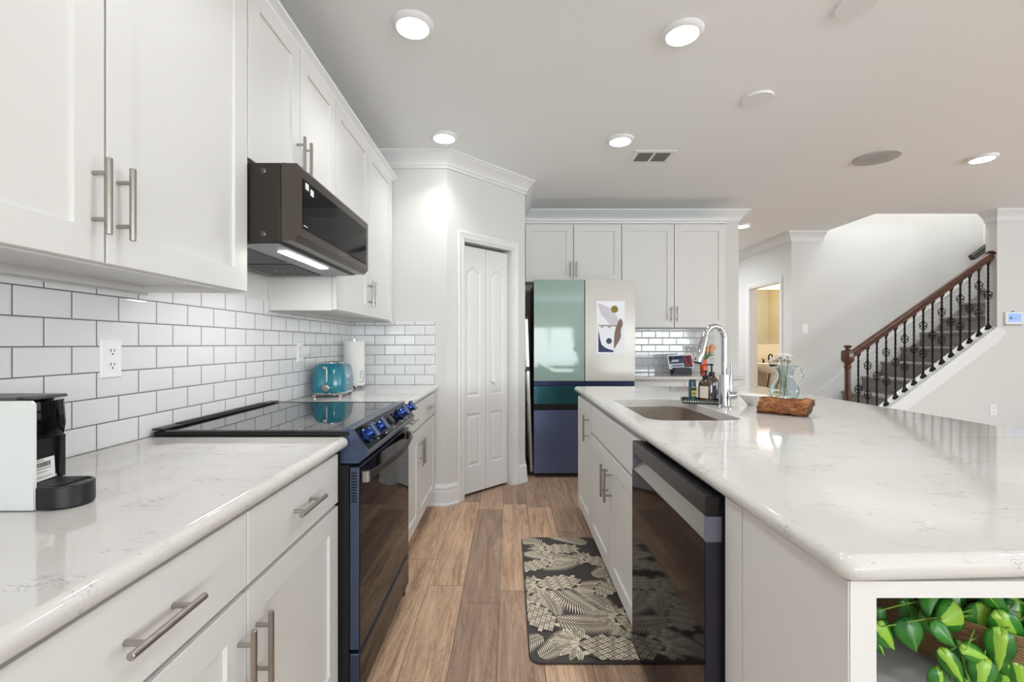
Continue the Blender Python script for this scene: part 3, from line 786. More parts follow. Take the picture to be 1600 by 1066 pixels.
# paper towels
pc = Vector((-1.085, 3.235, CT1))
ph_ = thing('paper_towel_holder', 'chrome paper towel holder in the corner behind the toaster', 'paper towel holder', pc)
m = MB(); m.lathe([(.080, 0), (.082, .004), (.078, .010), (.02, .012)], c=pc, seg=36); m.build('base', M_chrome, ph_)
m = MB(); m.cyl(pc + Vector((0, 0, .011)), pc + Vector((0, 0, .345)), .006, seg=12); m.build('post', M_chrome, ph_)
m = MB(); q = pc + Vector((.062, -.052, 0))
m.tube([q + Vector((-.03, 0, .045)), q + Vector((.012, 0, .045)), q + Vector((.019, 0, .052)), q + Vector((.019, 0, .112)), q + Vector((.012, 0, .124)), q + Vector((.003, 0, .124)), q + Vector((.0, 0, .115)), q + Vector((0, 0, .07))], .0022, 8)
m.tube([q + Vector((-.03, 0, .010)), q + Vector((-.03, 0, .045))], .0022, 8)
m.build('tension_arm', M_chrome, ph_)
m = MB(); m.lathe([(.018, .020), (.070, .020), (.0715, .024), (.0715, .322), (.070, .326), (.018, .326)], c=pc, seg=40, cap0=False, cap1=False); m.lathe([(.018, .020), (.018, .326)], c=pc, seg=40, cap0=False, cap1=False)
tag(m.build('paper_towel_roll', M_paper), 'white paper towel roll standing on its holder in the corner', 'paper towel roll')
# ------------------------------------------------------------------ island
XI = .482
def TI(u, nn, z): return (XI - nn, u, z)
c = Vector(TI(2.2, -.3, 0))
r = thing('island_sink_cabinet', 'white island cabinet under the sink, beside the dark dishwasher', 'cabinet', c)
carcass(TI, 1.695, 2.715, 0, .876, -.58, -.022, parent=r, toe=.105, rails=(.697,), top=False)
d = slab(TI, 1.70, 2.711, .705, .862, 0).build('false_drawer_front', M_cab, r, smooth=20)
for a, b, hu in ((1.70, 2.203, 2.165), (2.208, 2.711, 2.246)):
    d = shaker(TI, a, b, .115, .693, 0).build('door', M_cab, r, smooth=20); pull(TI, hu, .556, 0, True, parent=d)
r = thing('island_end_cabinet', 'narrow single-door white cabinet at the far end of the island', 'cabinet', TI(2.96, -.3, 0))
carcass(TI, 2.718, 3.212, 0, .876, -.58, -.022, parent=r, toe=.105)
d = shaker(TI, 2.722, 3.209, .115, .862, 0).build('door', M_cab, r, smooth=20); pull(TI, 2.776, .715, 0, True, parent=d)
# back of the island and shelf unit at the near end
m = MB(); m.box((1.070, 1.05, 0), (1.44, 3.212, .876)); tag(m.build('island_back_panel', M_cab, smooth=0), 'plain white cabinet block carrying the seating side of the island', 'cabinet')
m = MB(); XS0, XS1, YS0, YS1 = .495, 1.44, .668, 1.046
m.box((XS0, YS0 + .019, .0), (XS0 + .018, YS1, .876)); m.box((XS1 - .018, YS0 + .019, 0), (XS1, YS1, .876)); m.box((XS0 + .018, YS1 - .012, 0), (XS1 - .018, YS1, .876))
m.box((XS0, YS0, 0), (XS0 + .038, YS0 + .019, .876)); m.box((XS1 - .038, YS0, 0), (XS1, YS0 + .019, .876))
m.box((XS0 + .038, YS0, .852), (XS1 - .038, YS0 + .019, .876)); m.box((XS0 + .038, YS0, 0), (XS1 - .038, YS0 + .019, .10))
su = thing('open_shelf_unit', 'white open shelf unit at the near end of the island holding the trailing plant', 'shelf unit', (.97, .86, 0))
m.build('frame', M_cab, su, smooth=0)
for z in (.665, .36, .10):
    m = MB(); m.box((XS0 + .0185, YS0 + .021, z - .016), (XS1 - .0185, YS1 - .0125, z)); m.build('shelf', M_cab, su, smooth=0)
m = MB(); m.box((XS0 - .004, .972, .0), (XS0 - .0005, 1.046, .8755), .0008); m.box((XS0 - .0025, YS0 + .001, 0), (XS0 - .0005, .9705, .8755), .0006); m.build('side_panel', M_cab, su, smooth=20)

# dishwasher
dy0, dy1 = 1.062, 1.690
dw = thing('dishwasher', 'black dishwasher with recessed steel handle built into the island', 'dishwasher', (.76, 1.376, 0))
m = MB(); m.box((.505, dy0 - .006, .03), (1.065, dy1 + .002, .868)); m.build('tub', M_matte, dw, smooth=0)
fx = .4533
m = MB(); m.prism([(fx, .762), (fx, .125), (.500, .125), (.500, .865), (.4925, .865), (.489, .818), (fx + .004, .764)], 'y', dy0, dy1); db = m.build('door', P('dishwasher_edge', S(62, 62, 76), .3, .6), dw, smooth=0)
m = MB(); m.box((fx - .0012, dy0 + .001, .127), (fx, dy1 - .001, .7635), .0004); m.build('door_front', M_gloss, db)
m = MB(); m.box((fx, dy0, .8225), (.4922, dy1, .868), .002); fs_ = m.build('control_fascia', P('fascia_black', S(40, 38, 40), .22, .3), db)
m = MB(); m.prism([(.4545, .7655), (.4890, .820), (.4905, .8205), (.4905, .7655)], 'y', dy0 + .010, dy1 - .010); m.build('handle_recess', P('handle_steel', S(152, 146, 140), .3, .8), db, smooth=0)
for a, b in ((dy0 - .0008, dy0 + .0095), (dy1 - .0095, dy1 + .0008)):
    m = MB(); m.box((fx, a, .7640), (.4905, b, .8223)); m.build('end_cap', P('blue_grey_cap', S(128, 132, 150), .35, .4), db, smooth=0)
m = MB(); m.box((.515, dy0, .0), (.53, dy1, .118)); m.build('toe_plate', M_matte, dw, smooth=0)

# sink, countertop
SX0, SX1, SY0, SY1 = .571, .960, 1.850, 2.585
hole = [(y, XI - x) for x, y in rrect(SX0, SY0, SX1, SY1, .085, 10)]
def TI2(u, nn, z):
    x = XI - nn
    k = max(0.0, 1 - (u - .65) / .30)
    return (x, u + .045 * (x - .474) * k, z)
slabtop(TI2, .652, 3.360, -1.363, .008, .877, .914, (1, 1, 1, 1), 'countertop', 'large white quartz island countertop with the sink cut into it', hole=hole, rc=.028)
def sl(o, z, r=.085): return [(x, y, z) for x, y in rrect(SX0 - o, SY0 - o, SX1 + o, SY1 + o, max(r + o, .02), 10)]
m = MB(); m.loops([sl(.026, .8745), sl(.026, .8765), sl(.004, .8765), sl(.003, .872), sl(.001, .74), sl(-.004, .716), sl(-.016, .704), sl(-.034, .699), sl(-.15, .696, .16)], False, True)
m.loops([sl(.026, .8745), sl(.006, .8745), sl(.005, .74), sl(.0, .712), sl(-.014, .700), sl(-.034, .696), sl(-.15, .693, .16)], False, True)
sk = thing('sink', 'rectangular stainless undermount sink in the island countertop', 'sink', ((SX0 + SX1) / 2, (SY0 + SY1) / 2, .693))
m.build('basin', M_sink, sk, smooth=50)
m = MB(); m.lathe([(.045, .6965), (.045, .699), (.038, .7005), (.030, .6985), (.0, .698)], c=((SX0 + SX1) / 2, (SY0 + SY1) / 2 + .08, 0), seg=28); m.build('drain', M_chrome, sk)

# faucet
fb = Vector((1.040, 2.225, .914))
fa = thing('faucet', 'chrome gooseneck pull-down faucet behind the island sink', 'faucet', fb)
m = MB(); m.lathe([(.034, 0), (.034, .004), (.031, .008), (.028, .012), (.024, .10), (.0215, .158)], c=fb, seg=32); m.build('body', M_chrome, fa)
sp = Vector((-.93, -.36, 0)).normalized()
pts = []; Rg = .061
def P2(h, o): return fb + sp * o + Vector((0, 0, h))
pts.append(P2(.150, 0)); pts.append(P2(.33, 0))
for i in range(1, 15):
    a = R(180 - 11.9 * i); pts.append(P2(.33 + Rg * math.sin(a), Rg + Rg * math.cos(a)))
m = MB(); m.tube(pts, .0135, 18); m.build('spout', M_chrome, fa)
e = pts[-1]; dv = (pts[-1] - pts[-2]).normalized()
m = MB(); m.tube([e - dv * .01, e + dv * .002, e + dv * .006, e + dv * .08, e + dv * .128, e + dv * .133], [.0145, .016, .0165, .021, .026, .024], 24); hd = m.build('spray_head', M_chrome, fa)
m = MB(); m.tube([e + dv * .1325, e + dv * .1345], [.020, .019], 20); m.build('nozzle', M_black, hd)
hv = Vector((.95, -.31, 0)).normalized()
m = MB(); m.tube([fb + Vector((0, 0, .060)) + hv * .012, fb + Vector((0, 0, .060)) + hv * .050, fb + Vector((0, 0, .060)) + hv * .054], [.019, .019, .017], 24); hb = m.build('handle_hub', M_chrome, fa)
q = fb + Vector((0, 0, .060)) + hv * .032
m = MB(); m.tube([q + Vector((0, 0, .012)), q + Vector((0, 0, .085)), q + Vector((0, 0, .155))], [.0062, .005, .0062], 14); m.build('lever', M_chrome, hb)

# tray with bottles
ty = thing('soap_tray', 'dark green rectangular tray with patterned rim beside the faucet', 'tray', (1.0, 2.42, .914))
MTr = frameM((1.0, 2.405, .9142), Vector((.95, -.31, 0)).normalized(), Vector((.31, .95, 0)).normalized(), (0, 0, 1))
tg = P('dark_green_tray', S(58, 72, 66), .25, .3)
def tq(o, z): return [MTr @ Vector((a, b, z)) for a, b in rrect(-.092 - o, -.062 - o, .092 + o, .062 + o, .016, 5)]
MB().loops([tq(-.004, 0), tq(0, .003), tq(.004, .020), tq(.002, .022), tq(-.004, .0205), tq(-.008, .006)]).build('body', tg, ty)
m = MB()
for i in range(16):
    u = -.086 + .172 * i / 15
    for s in (-1, 1): m.lathe([(.0045, 0), (.0045, .0015), (.0, .003)], M=MTr @ frameM((u, s * .0635, .0115), (1, 0, 0), (0, 0, 1), (0, s, 0)), seg=10)
for i in range(10):
    u = -.054 + .108 * i / 9
    for s in (-1, 1): m.lathe([(.0045, 0), (.0045, .0015), (.0, .003)], M=MTr @ frameM((s * .0935, u, .0115), (0, 1, 0), (0, 0, 1), (s, 0, 0)), seg=10)
m.build('rim_beads', M_silver, ty)
def pump_bottle(loc, r, h, label, ang, pumph):
    loc = Vector(loc); b = thing('pump_bottle', label, 'soap bottle', loc)
    m = MB(); m.lathe([(r * .9, 0), (r, .004), (r, h * .72), (r * .93, h * .82), (r * .62, h * .93), (r * .40, h * .97), (r * .40, h)], c=loc, seg=32); m.build('bottle', M_amber, b)
    m = MB(); m.lathe([(r * .46, h - .004), (r * .46, h + .013), (r * .30, h + .016), (.0045, h + .018), (.0045, h + pumph), (.009, h + pumph + .002), (.009, h + pumph + .011)], c=loc, seg=20)
    dv = Vector((math.cos(ang), math.sin(ang), 0)); m.tube([loc + Vector((0, 0, h + pumph + .006)), loc + dv * .022 + Vector((0, 0, h + pumph + .006)), loc + dv * .034 + Vector((0, 0, h + pumph + .001))], [.0045, .004, .003], 10)
    m.build('pump', M_black, b)
    return b
P0 = MTr @ Vector((.024, -.022, .006)); P1 = MTr @ Vector((.058, .040, .006))
b0 = pump_bottle(P0, .036, .124, 'amber pump bottle with pale label, left of the two on the tray', R(200), .030)
m = MB()
def lab(mb, c, r, a0, a1, z0, z1, k=10):
    ls = []
    for z in (z0, z1): ls.append([c + Vector((math.cos(R(a0 + (a1 - a0) * i / k)) * r, math.sin(R(a0 + (a1 - a0) * i / k)) * r, z)) for i in range(k + 1)])
    ls2 = [[p + (p - c - Vector((0, 0, p.z - c.z))).normalized() * .0006 for p in l] for l in ls]
    out = [l + list(reversed(l2)) for l, l2 in zip(ls, ls2)]
    mb.loops(out)
lab(m, P0, .0362, 195, 265, .025, .085); m.build('label', P('cream_label', S(226, 214, 200), .7), b0)
b1 = pump_bottle(P1, .034, .138, 'amber pump bottle with blue label, right of the two on the tray', R(160), .048)
m = MB(); lab(m, P1, .0342, 240, 290, .02, .085); m.build('label', P('navy_label', S(44, 50, 96), .5), b1)
P3 = MTr @ Vector((-.040, -.010, .006))
dsb = thing('dish_soap_bottle', 'slim teal bottle with yellow label and black cap at the left of the tray', 'soap bottle', P3)
m = MB(); m.loops([[(P3.x + a, P3.y + b, P3.z + z) for a, b in rrect(-hx, -.018, hx, .018, .009, 5)] for hx, z in ((.014, 0), (.0155, .003), (.0155, .098), (.012, .105))]); m.build('bottle', P('teal_bottle', S(38, 88, 104), .25), dsb)
m = MB(); m.loops([[(P3.x + a, P3.y + b, P3.z + z) for a, b in rrect(-.0135, -.016, .0135, .016, .008, 5)] for z in (.1052, .115)]); m.build('cap', M_black, dsb)
m = MB(); m.box((P3.x - .011, P3.y - .0188, P3.z + .030), (P3.x + .013, P3.y - .0181, P3.z + .078)); lb = m.build('label', P('yellow_label', S(206, 196, 82), .6), dsb)
m = MB(); m.box((P3.x - .011, P3.y - .0193, P3.z + .060), (P3.x + .013, P3.y - .0189, P3.z + .074)); m.box((P3.x - .008, P3.y - .0193, P3.z + .042), (P3.x + .009, P3.y - .0189, P3.z + .047)); m.build('label_band', P('dark_label', S(34, 52, 60), .6), lb)

# log, pitcher, sprigs, bowl
lc = Vector((1.205, 2.01, .914)); la = Vector((.72, -.69, 0)).normalized(); lb_ = Vector((.69, .72, 0)).normalized()
random.seed(11)
ls = []; nL, nS = 34, 22
from mathutils import noise as mn
for i in range(nL + 1):
    t = i / nL; l = []
    for k in range(nS):
        a = 2 * math.pi * k / nS
        y = .052 * math.cos(a); z = .039 + .043 * math.sin(a)
        z = max(0.0006, min(z, .072 - .004 * math.cos(a)))
        if a > math.pi * .6 and a < math.pi * 1.2: y -= .006
        d = mn.noise(Vector((t * 5.2, math.cos(a) * 2.6 + 3, math.sin(a) * 2.6))) * .011 + mn.noise(Vector((t * 16, math.cos(a) * 7, math.sin(a) * 7))) * .004
        # long split along the near face
        d -= .010 * math.exp(-((a - math.pi * 1.03 - .12 * math.sin(t * 7)) / .12) ** 2)
        nrm = Vector((math.cos(a), math.sin(a)))
        y += nrm.x * d; z = max(.0006, z + nrm.y * d * (0 if .3 * math.pi < a < .7 * math.pi else 1))
        xo = (t - .5) * .190 + (.012 * math.sin(a) + mn.noise(Vector((a * 2, t * 3, 9))) * .008) * (1 if i in (0, nL) else .3)
        l.append(lc + la * xo + lb_ * y + Vector((0, 0, z)))
    ls.append(l)
lg = thing('driftwood_log', 'split brown log lying on the island beside the bowl, under the glass pitcher', 'log', lc)
m = MB(); m.loops(ls, False, False); m.build('log', M_log, lg, smooth=70)
for l, s in ((ls[0], -1), (ls[-1], 1)):
    m = MB(); cc_ = sum(l, Vector()) / len(l); m.loops([l, [cc_ + (p - cc_) * .6 + la * s * .004 for p in l], [cc_ + (p - cc_) * .2 + la * s * .001 for p in l]], False, True); m.build('cut_end', M_bark, lg, smooth=50)
pcn = Vector((1.205, 2.015, .9872))
pt = thing('glass_pitcher', 'clear glass pitcher with handle standing on the log', 'pitcher', pcn)
outer = [(.040, 0), (.052, .006), (.060, .022), (.059, .036), (.050, .055), (.038, .075), (.033, .092), (.034, .108), (.040, .126), (.047, .140)]
def pl(r, z, spo):
    l = []
    for i in range(40):
        a = 2 * math.pi * i / 40; rr = r
        k = max(0, math.cos(a - math.pi)) ** 8; rr += spo * k
        l.append(pcn + Vector((math.cos(a) * rr, math.sin(a) * rr, z + spo * .25 * k)))
    return l
sp_ = lambda z: .022 * max(0, (z - .095) / .045) ** 1.5 if z > .095 else 0
lo_ = [pl(r_, z, sp_(z)) for r_, z in outer]; li_ = [pl(r_ - .003, max(z, .006) , sp_(z)) for r_, z in reversed(outer)]
m = MB(); m.loops(lo_ + li_, True, True); m.build('body', M_glass, pt, smooth=60)
m = MB(); hp = [pcn + Vector((x, -.005, z)) for x, z in ((.041, .128), (.055, .134), (.070, .126), (.078, .106), (.076, .082), (.066, .064), (.055, .052), (.051, .046))]
m.tube(hp, [.0055, .0055, .006, .006, .006, .0055, .005, .0045], 12); m.build('handle', M_glass, pt, smooth=60)
random.seed(5)
fl = thing('flower_sprigs', 'sprigs of tiny white flowers standing in the glass pitcher', 'flowers', pcn + Vector((0, 0, .012)))
ms = MB(); mf = MB(); mp = MB()
for i in range(22):
    a = random.uniform(0, 6.28); s = random.uniform(.015, .062)
    if random.random() < .5: a = random.choice((0.25, 2.9)) + random.uniform(-.6, .6)
    top = pcn + Vector((math.cos(a) * s, math.sin(a) * s * .7, random.uniform(.148, .178)))
    b = pcn + Vector((random.uniform(-.018, .018), random.uniform(-.018, .018), .012)); mid = b.lerp(top, .6) * 1.0; mid.x = pcn.x + (mid.x - pcn.x) * .55; mid.y = pcn.y + (mid.y - pcn.y) * .55
    ms.tube([b, mid, top], [.0007, .0006, .0005], 5)
    for j in range(7):
        e = top + Vector((random.gauss(0, .010), random.gauss(0, .010), random.gauss(.004, .007)))
        ms.tube([top - Vector((0, 0, .012)), e], .0004, 4)
        (mp if random.random() < .3 else mf).lathe([(.0004, -.002), (.0024, -.001), (.0028, .0008), (.0014, .0022)], c=e, seg=7)
ms.build('stems', P('sprig_stem', S(120, 128, 88), .7), fl); mf.build('white_blossoms', P('white_blossom', S(246, 242, 238), .8), fl); mp.build('pink_blossoms', P('pink_blossom', S(228, 204, 204), .8), fl)
m = MB(); bc = Vector((1.222, 2.30, .914))
m.lathe([(.026, .0), (.028, .004), (.042, .020), (.058, .038), (.068, .052), (.0685, .0535), (.066, .053), (.055, .037), (.038, .019), (.024, .008), (.001, .007)], c=bc, seg=40)
bw = m.build('ceramic_bowl', P('white_ceramic', S(236, 232, 226), .2), smooth=50); tag(bw, 'small white flared ceramic bowl behind the brown log', 'bowl')

# basket and trailing plant -------------------------------------------
bk = thing('woven_basket', 'brown woven basket bowl on the shelf at the island end', 'basket', (.845, .815, .665))
bm_ = P('woven_rattan', S(104, 74, 46), .6); n = N(bm_); p = n.obj()
wv_ = n.new('ShaderNodeTexWave', wave_type='BANDS', bands_direction='Z'); n.put(wv_.inputs[0], p); wv_.inputs['Scale'].default_value = 90; wv_.inputs['Distortion'].default_value = 1.5
nz = n.noise(n.mapping(p, (90, 90, 200)), 1, 3); n.color(n.mix(n.math('MULTIPLY', wv_.outputs['Fac'], nz), S(112, 82, 52), S(196, 156, 108))); n.bump(wv_.outputs['Fac'], .6, .004)
bc = Vector((.845, .815, .6655))
m = MB(); m.lathe([(.092, 0), (.104, .003), (.136, .022), (.155, .050), (.165, .090), (.168, .116), (.170, .122), (.165, .124), (.160, .114), (.150, .055), (.130, .030), (.10, .010)], c=bc, seg=48); m.build('bowl', bm_, bk, smooth=50)
m = MB(); m.lathe([(.1565, .100), (.02, .108)], c=bc, seg=32); m.build('soil', P('potting_soil', S(42, 32, 26), .95), bk)
vp = thing('trailing_vine', 'green and yellow variegated heart-leaf vine spilling from the basket', 'plant', bc + Vector((0, 0, .118)))
M_leaf = P('heart_leaf', S(46, 120, 34), .28, spec=.5)
n = N(M_leaf)
at = n.new('ShaderNodeAttribute', attribute_name='leafuv'); sx = n.new('ShaderNodeSeparateXYZ'); n.l.new(at.outputs['Vector'], sx.inputs[0])
gpos, _ = n.pos(); nn_ = n.math('MULTIPLY', n.math('SUBTRACT', n.noise(gpos, 90, 3), .5), .35)
ax = n.math('ABSOLUTE', n.math('ADD', sx.outputs[0], nn_)); vr = sx.outputs[2]
st = n.math('LESS_THAN', ax, n.math('MULTIPLY', vr, n.math('MULTIPLY_ADD', sx.outputs[1], -.85, 1.05)))
vein = n.math('LESS_THAN', n.math('ABSOLUTE', sx.outputs[0]), .03)
dk = n.ramp(n.noise(gpos, 22, 3), [(.3, S(24, 84, 30)), (.7, S(60, 136, 42))])
n.color(n.mix(n.math('MULTIPLY', vein, .5), n.mix(st, dk, S(142, 186, 62)), S(128, 176, 84)))
LV = []; LF = []; LU = []
def leafm(c, d, nrm, L, W, vari):
    """heart leaf: c = centre, d = tip direction, nrm = face normal"""
    d = Vector(d).normalized(); nrm = Vector(nrm); nrm = (nrm - d * nrm.dot(d)).normalized(); s = d.cross(nrm)
    rows = 15; b = len(LV); K = 9
    for i in range(rows):
        t = i / (rows - 1)
        wd = W * .5 * max(.012, math.sin(math.pi * (t ** .62))) ** .78
        for k in range(K):
            e = -1 + 2 * k / (K - 1)
            back = .16 * L * (abs(e) ** 1.3) * (1 - t) ** 3
            cup = -.16 * W * (abs(e) ** 1.5) - .14 * L * (t - .4) ** 2
            LV.append(Vector(c) + d * ((t - .5) * L - back) + s * (e * wd) + nrm * cup); LU.append((e * wd / (W * .5), t, vari))
    for i in range(rows - 1):
        for k in range(K - 1): LF.append((b + i * K + k, b + i * K + k + 1, b + (i + 1) * K + k + 1, b + (i + 1) * K + k))
    return Vector(c) - d * (L * .5) - nrm * (.0224 * L + .0008)
stems = MB(); random.seed(21)
root = bc + Vector((0, 0, .120))
def stem(a, b, lift=.02):
    a = Vector(a); b = Vector(b); mid = (a + b) / 2 + Vector((0, -.01, lift)); pts = []
    for i in range(9):
        t = i / 8; pts.append(a * (1 - t) ** 2 + mid * 2 * t * (1 - t) + b * t * t)
    stems.tube(pts, .0011, 6)
spec = [(430, 620, 270, 265, -82, 0, .70), (190, 640, 230, 270, -58, .5, .71), (600, 310, 170, 240, -108, 0, .72), (820, 430, 300, 300, 195, .75, .705), (1120, 520, 270, 340, -98, .4, .71),
        (770, 610, 170, 240, -52, 0, .69), (900, 270, 190, 190, -100, .1, .73), (1290, 320, 150, 310, -52, .08, .70), (1440, 640, 260, 440, -62, .45, .69), (1100, 800, 170, 270, -22, .5, .685),
        (1300, 790, 230, 380, -92, .45, .68), (850, 945, 180, 310, -62, .5, .69), (960, 880, 230, 310, -95, .3, .71), (1130, 1010, 240, 270, -104, .5, .68), (1430, 970, 180, 360, -62, .12, .685),
        (1510, 1060, 200, 300, -80, .4, .68), (100, 700, 120, 190, -70, .3, .74), (100, 430, 120, 150, -100, 0, .72), (420, 420, 180, 300, -70, 0, .745), (1500, 420, 220, 280, -100, .2, .73),
        (560, 480, 140, 260, -60, .05, .75), (1180, 640, 200, 280, -80, 0, .735), (980, 1060, 240, 260, -90, .2, .72), (1350, 1090, 220, 300, -100, .3, .69), (1230, 350, 160, 240, -20, 0, .75), (720, 1110, 220, 260, -90, .2, .70)]
for cx, cy, w_, L, ang, vr_, Y in spec:
    pc_ = px(1360 + cx / 6.42, 900 + cy / 6.42, Y); k = Y / 720 / 6.42
    a = R(ang); d = Vector((math.cos(a), random.uniform(-.3, .1), math.sin(a)))
    nb_ = Vector((random.uniform(-.9, .1), -1, random.uniform(.0, .7)))
    s0 = leafm(pc_, d, nb_, L * k * 1.06, w_ * k * 1.06, vr_)
    stem(root + Vector((random.uniform(-.09, .02), random.uniform(-.10, -.02), -.002)), s0, .02)
for i in range(30):
    a = random.uniform(0, 6.28); rr = random.uniform(.06, .17)
    pc_ = bc + Vector((math.cos(a) * rr, math.sin(a) * rr * .7 - .02, random.uniform(.128, .158)))
    if pc_.x < .55 or pc_.y > 1.0 or (pc_.y < bc.y - .03 and pc_.x < bc.x): continue
    d = Vector((math.cos(a), math.sin(a), random.uniform(-.6, .2))); s0 = leafm(pc_, d, (random.uniform(-.3, .3), -.7, .8), random.uniform(.045, .06), random.uniform(.035, .045), random.choice((0, .1, .4)))
    stem(root + Vector((random.uniform(-.05, .05), random.uniform(-.05, .05), -.003)), s0, .015)
me = bpy.data.meshes.new('leaves'); o0 = ORG[vp]
me.from_pydata([tuple(v - o0) for v in LV], [], LF); at_ = me.attributes.new('leafuv', 'FLOAT_VECTOR', 'POINT')
for i, u in enumerate(LU): at_.data[i].vector = u
me.materials.append(M_leaf); me.shade_smooth()
lo = bpy.data.objects.new('leaves', me); COL.objects.link(lo); lo.parent = vp; ORG[lo] = o0
sm_ = lo.modifiers.new('thickness', 'SOLIDIFY'); sm_.thickness = .0004
stems.build('stems', P('vine_stem', S(120, 150, 60), .5), vp)

# rug --------------------------------------------------------------------
RX0, RX1, RYa, RYb = .078, .535, 1.752, 2.885
mrug = [P('mat_brown', S(66, 60, 57), .55), P('mat_cream', S(216, 205, 184), .6), P('mat_tan', S(184, 171, 148), .6)]
m = MB(); m.loops([[(x, y, z) for x, y in rrect(RX0 + o, RYa + o, RX1 - o, RYb - o, .045 - o, 8)] for o, z in ((.002, .0005), (0, .003), (0, .009), (.004, .0125))]); 
rug = thing('kitchen_mat', 'brown kitchen floor mat printed with cream pineapples and palm leaves', 'mat', ((RX0 + RX1) / 2, (RYa + RYb) / 2, 0))
m.build('mat', mrug[0], rug)
m = MB(); random.seed(9); zc = [.01262]
mar = .006
def clip(poly):
    def cut(pl, f, inter):
        out = []
        for i in range(len(pl)):
            a, b = pl[i], pl[(i + 1) % len(pl)]; fa_, fb_ = f(a), f(b)
            if fa_ >= 0: out.append(a)
            if (fa_ >= 0) != (fb_ >= 0):
                t = fa_ / (fa_ - fb_); out.append((a[0] + (b[0] - a[0]) * t, a[1] + (b[1] - a[1]) * t))
        return out
    for f in (lambda p: p[0] - RX0 - mar, lambda p: RX1 - mar - p[0], lambda p: p[1] - RYa - mar, lambda p: RYb - mar - p[1],
              lambda p: (p[0] - RX0 + p[1] - RYa) - .034, lambda p: (RX1 - p[0] + p[1] - RYa) - .034, lambda p: (p[0] - RX0 + RYb - p[1]) - .034, lambda p: (RX1 - p[0] + RYb - p[1]) - .034):
        if len(poly) < 3: return []
        poly = cut(poly, f, None)
    return poly
def ink(poly, mi):
    poly = clip(poly)
    if len(poly) >= 3:
        m.m = mi; m.add([(x, y, zc[0]) for x, y in poly], [list(range(len(poly)))])
def tr2(o, a, s):
    ca, sa = math.cos(a), math.sin(a)
    return lambda p: (o[0] + s * (p[0] * ca - p[1] * sa), o[1] + s * (p[0] * sa + p[1] * ca))
def blade(T, base, ang, L, w_, mi, curve=0.0, lines=True):
    """pointed leaf with a dark mid line"""
    lf, rt = [], []; zc[0] += .00002
    x, y, a = base[0], base[1], ang
    for i in range(9):
        t = i / 8; hw = w_ * math.sin(math.pi * (t * .82 + .14)) * .5 if i < 8 else 0
        lf.append((x - math.sin(a) * hw, y + math.cos(a) * hw)); rt.append((x + math.sin(a) * hw, y - math.cos(a) * hw))
        x += math.cos(a) * L / 8; y += math.sin(a) * L / 8; a += curve / 8
    for i in range(8):
        ink([T(lf[i]), T(lf[i + 1]), T(rt[i + 1]), T(rt[i])], mi)
    if lines:
        z = zc[0]; zc[0] += .00003
        for f in (.28, .5, .72):
            for i in range(3, 7):
                p0 = [lf[i][k] + (rt[i][k] - lf[i][k]) * f for k in (0, 1)]; p1 = [lf[i + 1][k] + (rt[i + 1][k] - lf[i + 1][k]) * f for k in (0, 1)]
                dx, dy = p1[0] - p0[0], p1[1] - p0[1]; q = math.hypot(dx, dy) or 1; ox, oy = -dy / q * w_ * .035, dx / q * w_ * .035
                ink([T((p0[0] + ox, p0[1] + oy)), T((p1[0] + ox, p1[1] + oy)), T((p1[0] - ox, p1[1] - oy)), T((p0[0] - ox, p0[1] - oy))], 0)
        zc[0] = z
def frond(o, a, s, mi=1):
    T = tr2(o, a, s); zc[0] += .00004
    sp_ = []; x = y = 0; an = -.3
    for i in range(25): sp_.append((x, y, an)); x += math.cos(an) / 24; y += math.sin(an) / 24; an += .6 / 24
    for i in range(24):
        x, y, an = sp_[i]; t = i / 24; ln = .30 * math.sin(math.pi * (t * .8 + .16)) + .04
        for sd in (-1, 1):
            b_ = an + sd * (1.12 - .5 * t); c, s2 = math.cos(b_), math.sin(b_)
            tip = (x + c * ln, y + s2 * ln); w0 = .0125
            ink([T((x - s2 * .004, y + c * .004)), T((x + c * ln * .5 - s2 * w0, y + s2 * ln * .5 + c * w0)), T(tip), T((x + c * ln * .5 + s2 * w0, y + s2 * ln * .5 - c * w0)), T((x + s2 * .004, y - c * .004))], mi)
    for i in range(24):
        x, y, an = sp_[i]; x2, y2, an2 = sp_[i + 1]; w0 = .008
        ink([T((x - math.sin(an) * w0, y + math.cos(an) * w0)), T((x2 - math.sin(an2) * w0, y2 + math.cos(an2) * w0)), T((x2 + math.sin(an2) * w0, y2 - math.cos(an2) * w0)), T((x + math.sin(an) * w0, y - math.cos(an) * w0))], 1)
def pineapple(o, a, s):
    T = tr2(o, a, s); zc[0] += .00004
    for k in range(9): blade(T, (.30, 0), R(-72 + 18 * k), .42 - .10 * abs(k - 4) / 4, .105, 2 if k % 2 else 1, (k - 4) * .16)
    zc[0] += .00004
    bd = [(.40 * math.cos(t) - .04, .25 * math.sin(t)) for t in [2 * math.pi * i / 28 for i in range(28)]]
    ink([T(p) for p in bd], 0); zc[0] += .00003
    q = .098
    for i in range(-8, 9):
        for j in range(-8, 9):
            cx = (i + j) * q * .62 - .04; cy = (i - j) * q * .5
            if ((cx + .04) / .39) ** 2 + (cy / .24) ** 2 > 1: continue
            h = .86
            ink([T((cx - q * .62 * h, cy)), T((cx, cy - q * .5 * h)), T((cx + q * .62 * h, cy)), T((cx, cy + q * .5 * h))], 1 if (i + j) % 3 else 2)
    zc[0] += .00003
    for i in range(-8, 9):
        for j in range(-8, 9):
            cx = (i + j) * q * .62 - .04; cy = (i - j) * q * .5
            if ((cx + .04) / .38) ** 2 + (cy / .23) ** 2 > 1: continue
            ink([T((cx - .020, cy - .014)), T((cx + .018, cy)), T((cx - .020, cy + .014)), T((cx - .008, cy))], 0)
